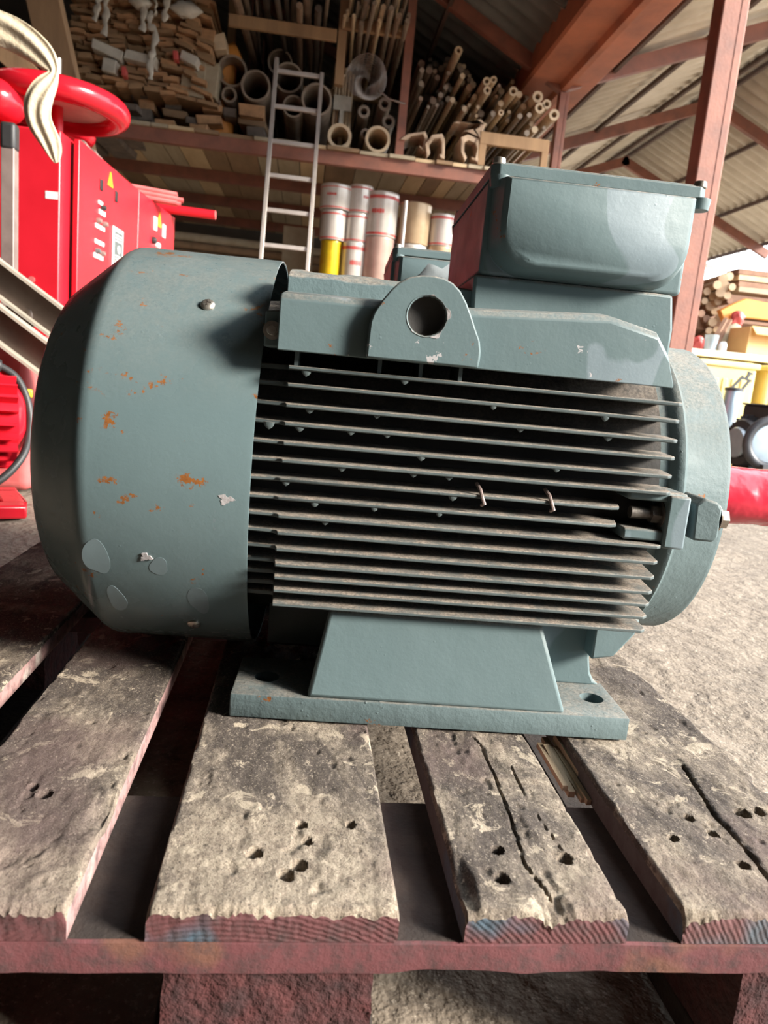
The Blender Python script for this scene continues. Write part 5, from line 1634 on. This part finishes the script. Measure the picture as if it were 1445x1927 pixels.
for k, (x, y, r) in enumerate(lg):
    Y = RY - 0.12 + rnd.uniform(-0.1, 0.1)
    p = at_y(x, y, Y)
    rr = r * (Y - CAM.y) / F_PX
    b = MB()
    b.tube((p.x, Y, p.z), (p.x + rnd.uniform(0.0, 0.5), Y + 1.0, p.z + rnd.uniform(-0.04, 0.0)), rr, 12, r1=rr * 0.9)
    tag(b.build('log', M[rnd.choice(['log', 'log', 'log_brown', 'pink_red' if k % 7 == 2 else 'log'])], None), 'thin log end, %s %s of the heap on the right-hand rack' % ('bottom' if y > 595 else ('lower middle' if y > 560 else ('upper middle' if y > 535 else 'top')), 'left' if x < 1336 else ('centre' if x < 1355 else 'right')), 'log', 'heap of thin logs on the rack')
for k, (y, m) in enumerate(((512, 'log_brown'), (523, 'plank_a'), (535, 'log_brown'), (545, 'plank_c'), (592, 'log_brown'))):
    p0 = at_y(1384, y, RY - 0.1)
    b = MB(); b.box(p0.x, p0.x + 1.3, RY - 0.15, RY + 0.05, p0.z - 0.022, p0.z + 0.024)
    tag(b.build('long_board', M[m], None, bevel=0.003), 'board lying sideways on the right-hand rack at the right edge', 'board', 'boards lying sideways on the rack')
p0 = at_y(1358, 580, RY - 0.25)
b = MB(); b.prism([(p0.x - 0.02, p0.z - 0.02), (p0.x + 0.10, p0.z + 0.05), (p0.x + 0.20, p0.z + 0.10), (p0.x + 0.85, p0.z + 0.05), (p0.x + 0.85, p0.z - 0.05), (p0.x + 0.12, p0.z - 0.06), (p0.x + 0.04, p0.z - 0.11)], RY - 0.27, RY - 0.20, 'y')
tag(b.build('orange_board', M['orange'], None, bevel=0.008), 'bright orange board across the log heap', 'board')
for k, (x, y, s) in enumerate(((1318, 622, 0.055), (1388, 600, 0.06))):
    p = at_y(x, y, (BY + 0.35) if k == 0 else (RY - 0.31))
    if k == 0: p.z = bt + 0.064
    b = MB()
    rings = []
    for q in range(11):
        a = math.pi * q / 10
        rings.append([(p.x + s * math.sin(a) * (0.8 + 0.35 * math.sin(3 * t + q * 1.7) + 0.15 * math.sin(7 * t + q)) * math.cos(t * 0.3927), p.y + 0.6 * s * math.sin(a) * (1 + 0.3 * math.sin(5 * t + q)) * math.sin(t * 0.3927), p.z + s * 1.15 * math.cos(a)) for t in range(16)])
    b.loft(rings)
    tag(b.build('red_rag', M['band_red'], None, smooth=70), ['crumpled red rag low on the left of the log heap', 'crumpled red rag under the orange board'][k], 'rag')
for (xa, ya, xb, yb, lab) in ((1366, 600, 1340, 645, 'left of two sticks leaning beside the cup'), (1374, 603, 1348, 648, 'right of two sticks leaning beside the cup')):
    b = MB(); b.beam(at_y(xb, yb, BY + 0.3), at_y(xa, ya, BY + 0.5), 0.03, 0.02)
    tag(b.build('leaning_stick', M['log_brown'], None), lab, 'stick')
p0 = at_y(1385, 640, BY + 0.35)
b = MB(); b.lathe([(-0.16, 0.0), (-0.15, 0.055), (-0.05, 0.075), (0.08, 0.075), (0.15, 0.06), (0.17, 0)], (p0.x - 0.05, BY + 0.45, bt + 0.12), (0.75, 0, 0.65), 20)
tag(b.build('grey_sack', M['plank_c'], None, smooth=60), 'grey sack leaning on the bench beside the carton', 'sack')
# vice on a pale column in front of the crates
p = at_y(1380, 740, 4.75)
vc = empty('bench_vice', (p.x, 4.75, 0))
tag(vc, 'dark vice with a raised fork in front of the yellow crate', 'vice')
vz = zz(1375, 735, 4.75)
b = MB(); b.tube((-0.03, 0, 0), (0.0, 0, vz), 0.055, 18, r1=0.06); b.build('column', M['pale_blue'], vc)
b = MB(); b.lathe([(0, 0.065), (0.02, 0.065), (0.025, 0.03), (0.025, 0)], (0, 0, vz), (0, 0, 1), 20); b.build('head', M['black_paint'], vc)
b = MB(); b.beam((-0.02, 0, vz + 0.02), (0.05, 0, vz + 0.11), 0.016, 0.016); b.beam((0.05, 0, vz - 0.0), (0.105, 0, vz + 0.085), 0.016, 0.016); b.beam((0.035, 0, vz + 0.10), (0.12, 0, vz + 0.08), 0.014, 0.014)
b.beam((0.075, 0, vz + 0.09), (0.10, 0, vz + 0.14), 0.018, 0.018); b.beam((0.08, 0, vz + 0.14), (0.12, 0, vz + 0.13), 0.014, 0.014)
b.build('fork', M['black_paint'], vc)
# black motors on the floor
def black_motor(x, y, R, L, label, flange):
    root = empty('black_motor', (x, y, 0), 0.10)
    tag(root, label, 'electric motor', 'black motors on the right')
    h = R + 0.05
    b = MB(); b.lathe([(0, 0), (0, R * 0.8), (0.02, R * 0.86), (L - 0.02, R * 0.86), (L, R * 0.8), (L, 0)], (0, 0, h), (1, 0, 0), 40); bd = b.build('body', M['black_paint'], root)
    for k in range(26):
        a = 2 * math.pi * k / 26
        c, s = math.cos(a), math.sin(a)
        b = MB(); b.beam((0.03, R * 0.92 * c, h + R * 0.92 * s), (L - 0.03, R * 0.92 * c, h + R * 0.92 * s), 0.006, R * 0.18, (0, c, s)); b.build('fin', M['black_paint'], bd)
    b = MB(); b.box(0.05, L - 0.05, -R * 0.8, R * 0.8, 0, 0.03); b.prism([(-R * 0.7, 0.03), (R * 0.7, 0.03), (R * 0.5, h - R * 0.6), (-R * 0.5, h - R * 0.6)], 0.06, L - 0.06, 'x'); b.build('foot', M['black_paint'], root, bevel=0.004)
    b = MB(); b.box(0.06, L * 0.62, -R * 0.9, R * 0.5, h + R * 0.8, h + R * 1.35); b.build('terminal_box', M['black_paint'], root, bevel=0.01)
    b = MB(); b.box(0.05, L * 0.64, -R * 0.95, R * 0.55, h + R * 1.35, h + R * 1.42); b.build('lid', M['black_paint'], root, bevel=0.006)
    if flange:
        b = MB(); b.lathe([(0, 0), (0, R * 0.5), (-0.02, R * 0.55), (-0.035, R * 0.5), (-0.035, 0)], (0, 0, h), (1, 0, 0), 30); b.build('end_cap', M['pale_blue'], root)
    return root
black_motor(xx_(1390, 830, 4.25), 4.25, 0.185, 0.62, 'black finned motor on the floor behind the drive end', True)
fm = at_y(1452, 835, 3.95)
r = empty('blue_flange', (fm.x, 3.95, 0)); tag(r, 'round pale blue flange with a black rim at the right edge', 'flange')
fr_ = 0.165
b = MB(); b.torus((0, 0, fm.z), (0.25, 1, 0), fr_ - 0.02, 0.03, 40, 10); b.build('rim', M['black_paint'], r, smooth=80)
b = MB(); b.lathe([(-0.01, 0), (-0.015, fr_ * 0.5), (-0.005, fr_ - 0.02), (0.03, fr_ - 0.02), (0.03, 0)], (0, 0, fm.z), (0.25, 1, 0), 36); b.build('face', M['pale_blue'], r, smooth=50)
b = MB(); b.box(-0.06, 0.06, -0.05, 0.05, 0, fm.z - fr_ * 0.8); b.build('stand', M['black_paint'], r)
# fluorescent tube under the far roof
n = NT('lamp_glow'); n.b.inputs['Emission Color'].default_value = (1, 0.98, 0.92, 1); n.b.inputs['Emission Strength'].default_value = 14.0
M['glow'] = n.out((0.9, 0.9, 0.88), 0.4)
p0, p1 = at_y(1320, 512, 8.0), at_y(1346, 524, 8.0)
b = MB(); b.tube(p0, p1, 0.045, 14)
tl = b.build('tube_lamp', M['glow'], None)
b = MB(); b.beam(p0 + Vector((0, 0, 0.07)), p1 + Vector((0, 0, 0.07)), 0.10, 0.05); b.beam((p0 + p1) / 2 + Vector((0, 0, 0.07)), Vector(((p0.x + p1.x) / 2, p0.y, VZ + 0.16 + ((p0.x + p1.x) / 2 - VX1 + 0.12) * 0.43)), 0.012, 0.012)
b.build('fitting', M['white'], tl)
tag(tl, 'bright fluorescent tube above the log heap', 'lamp')
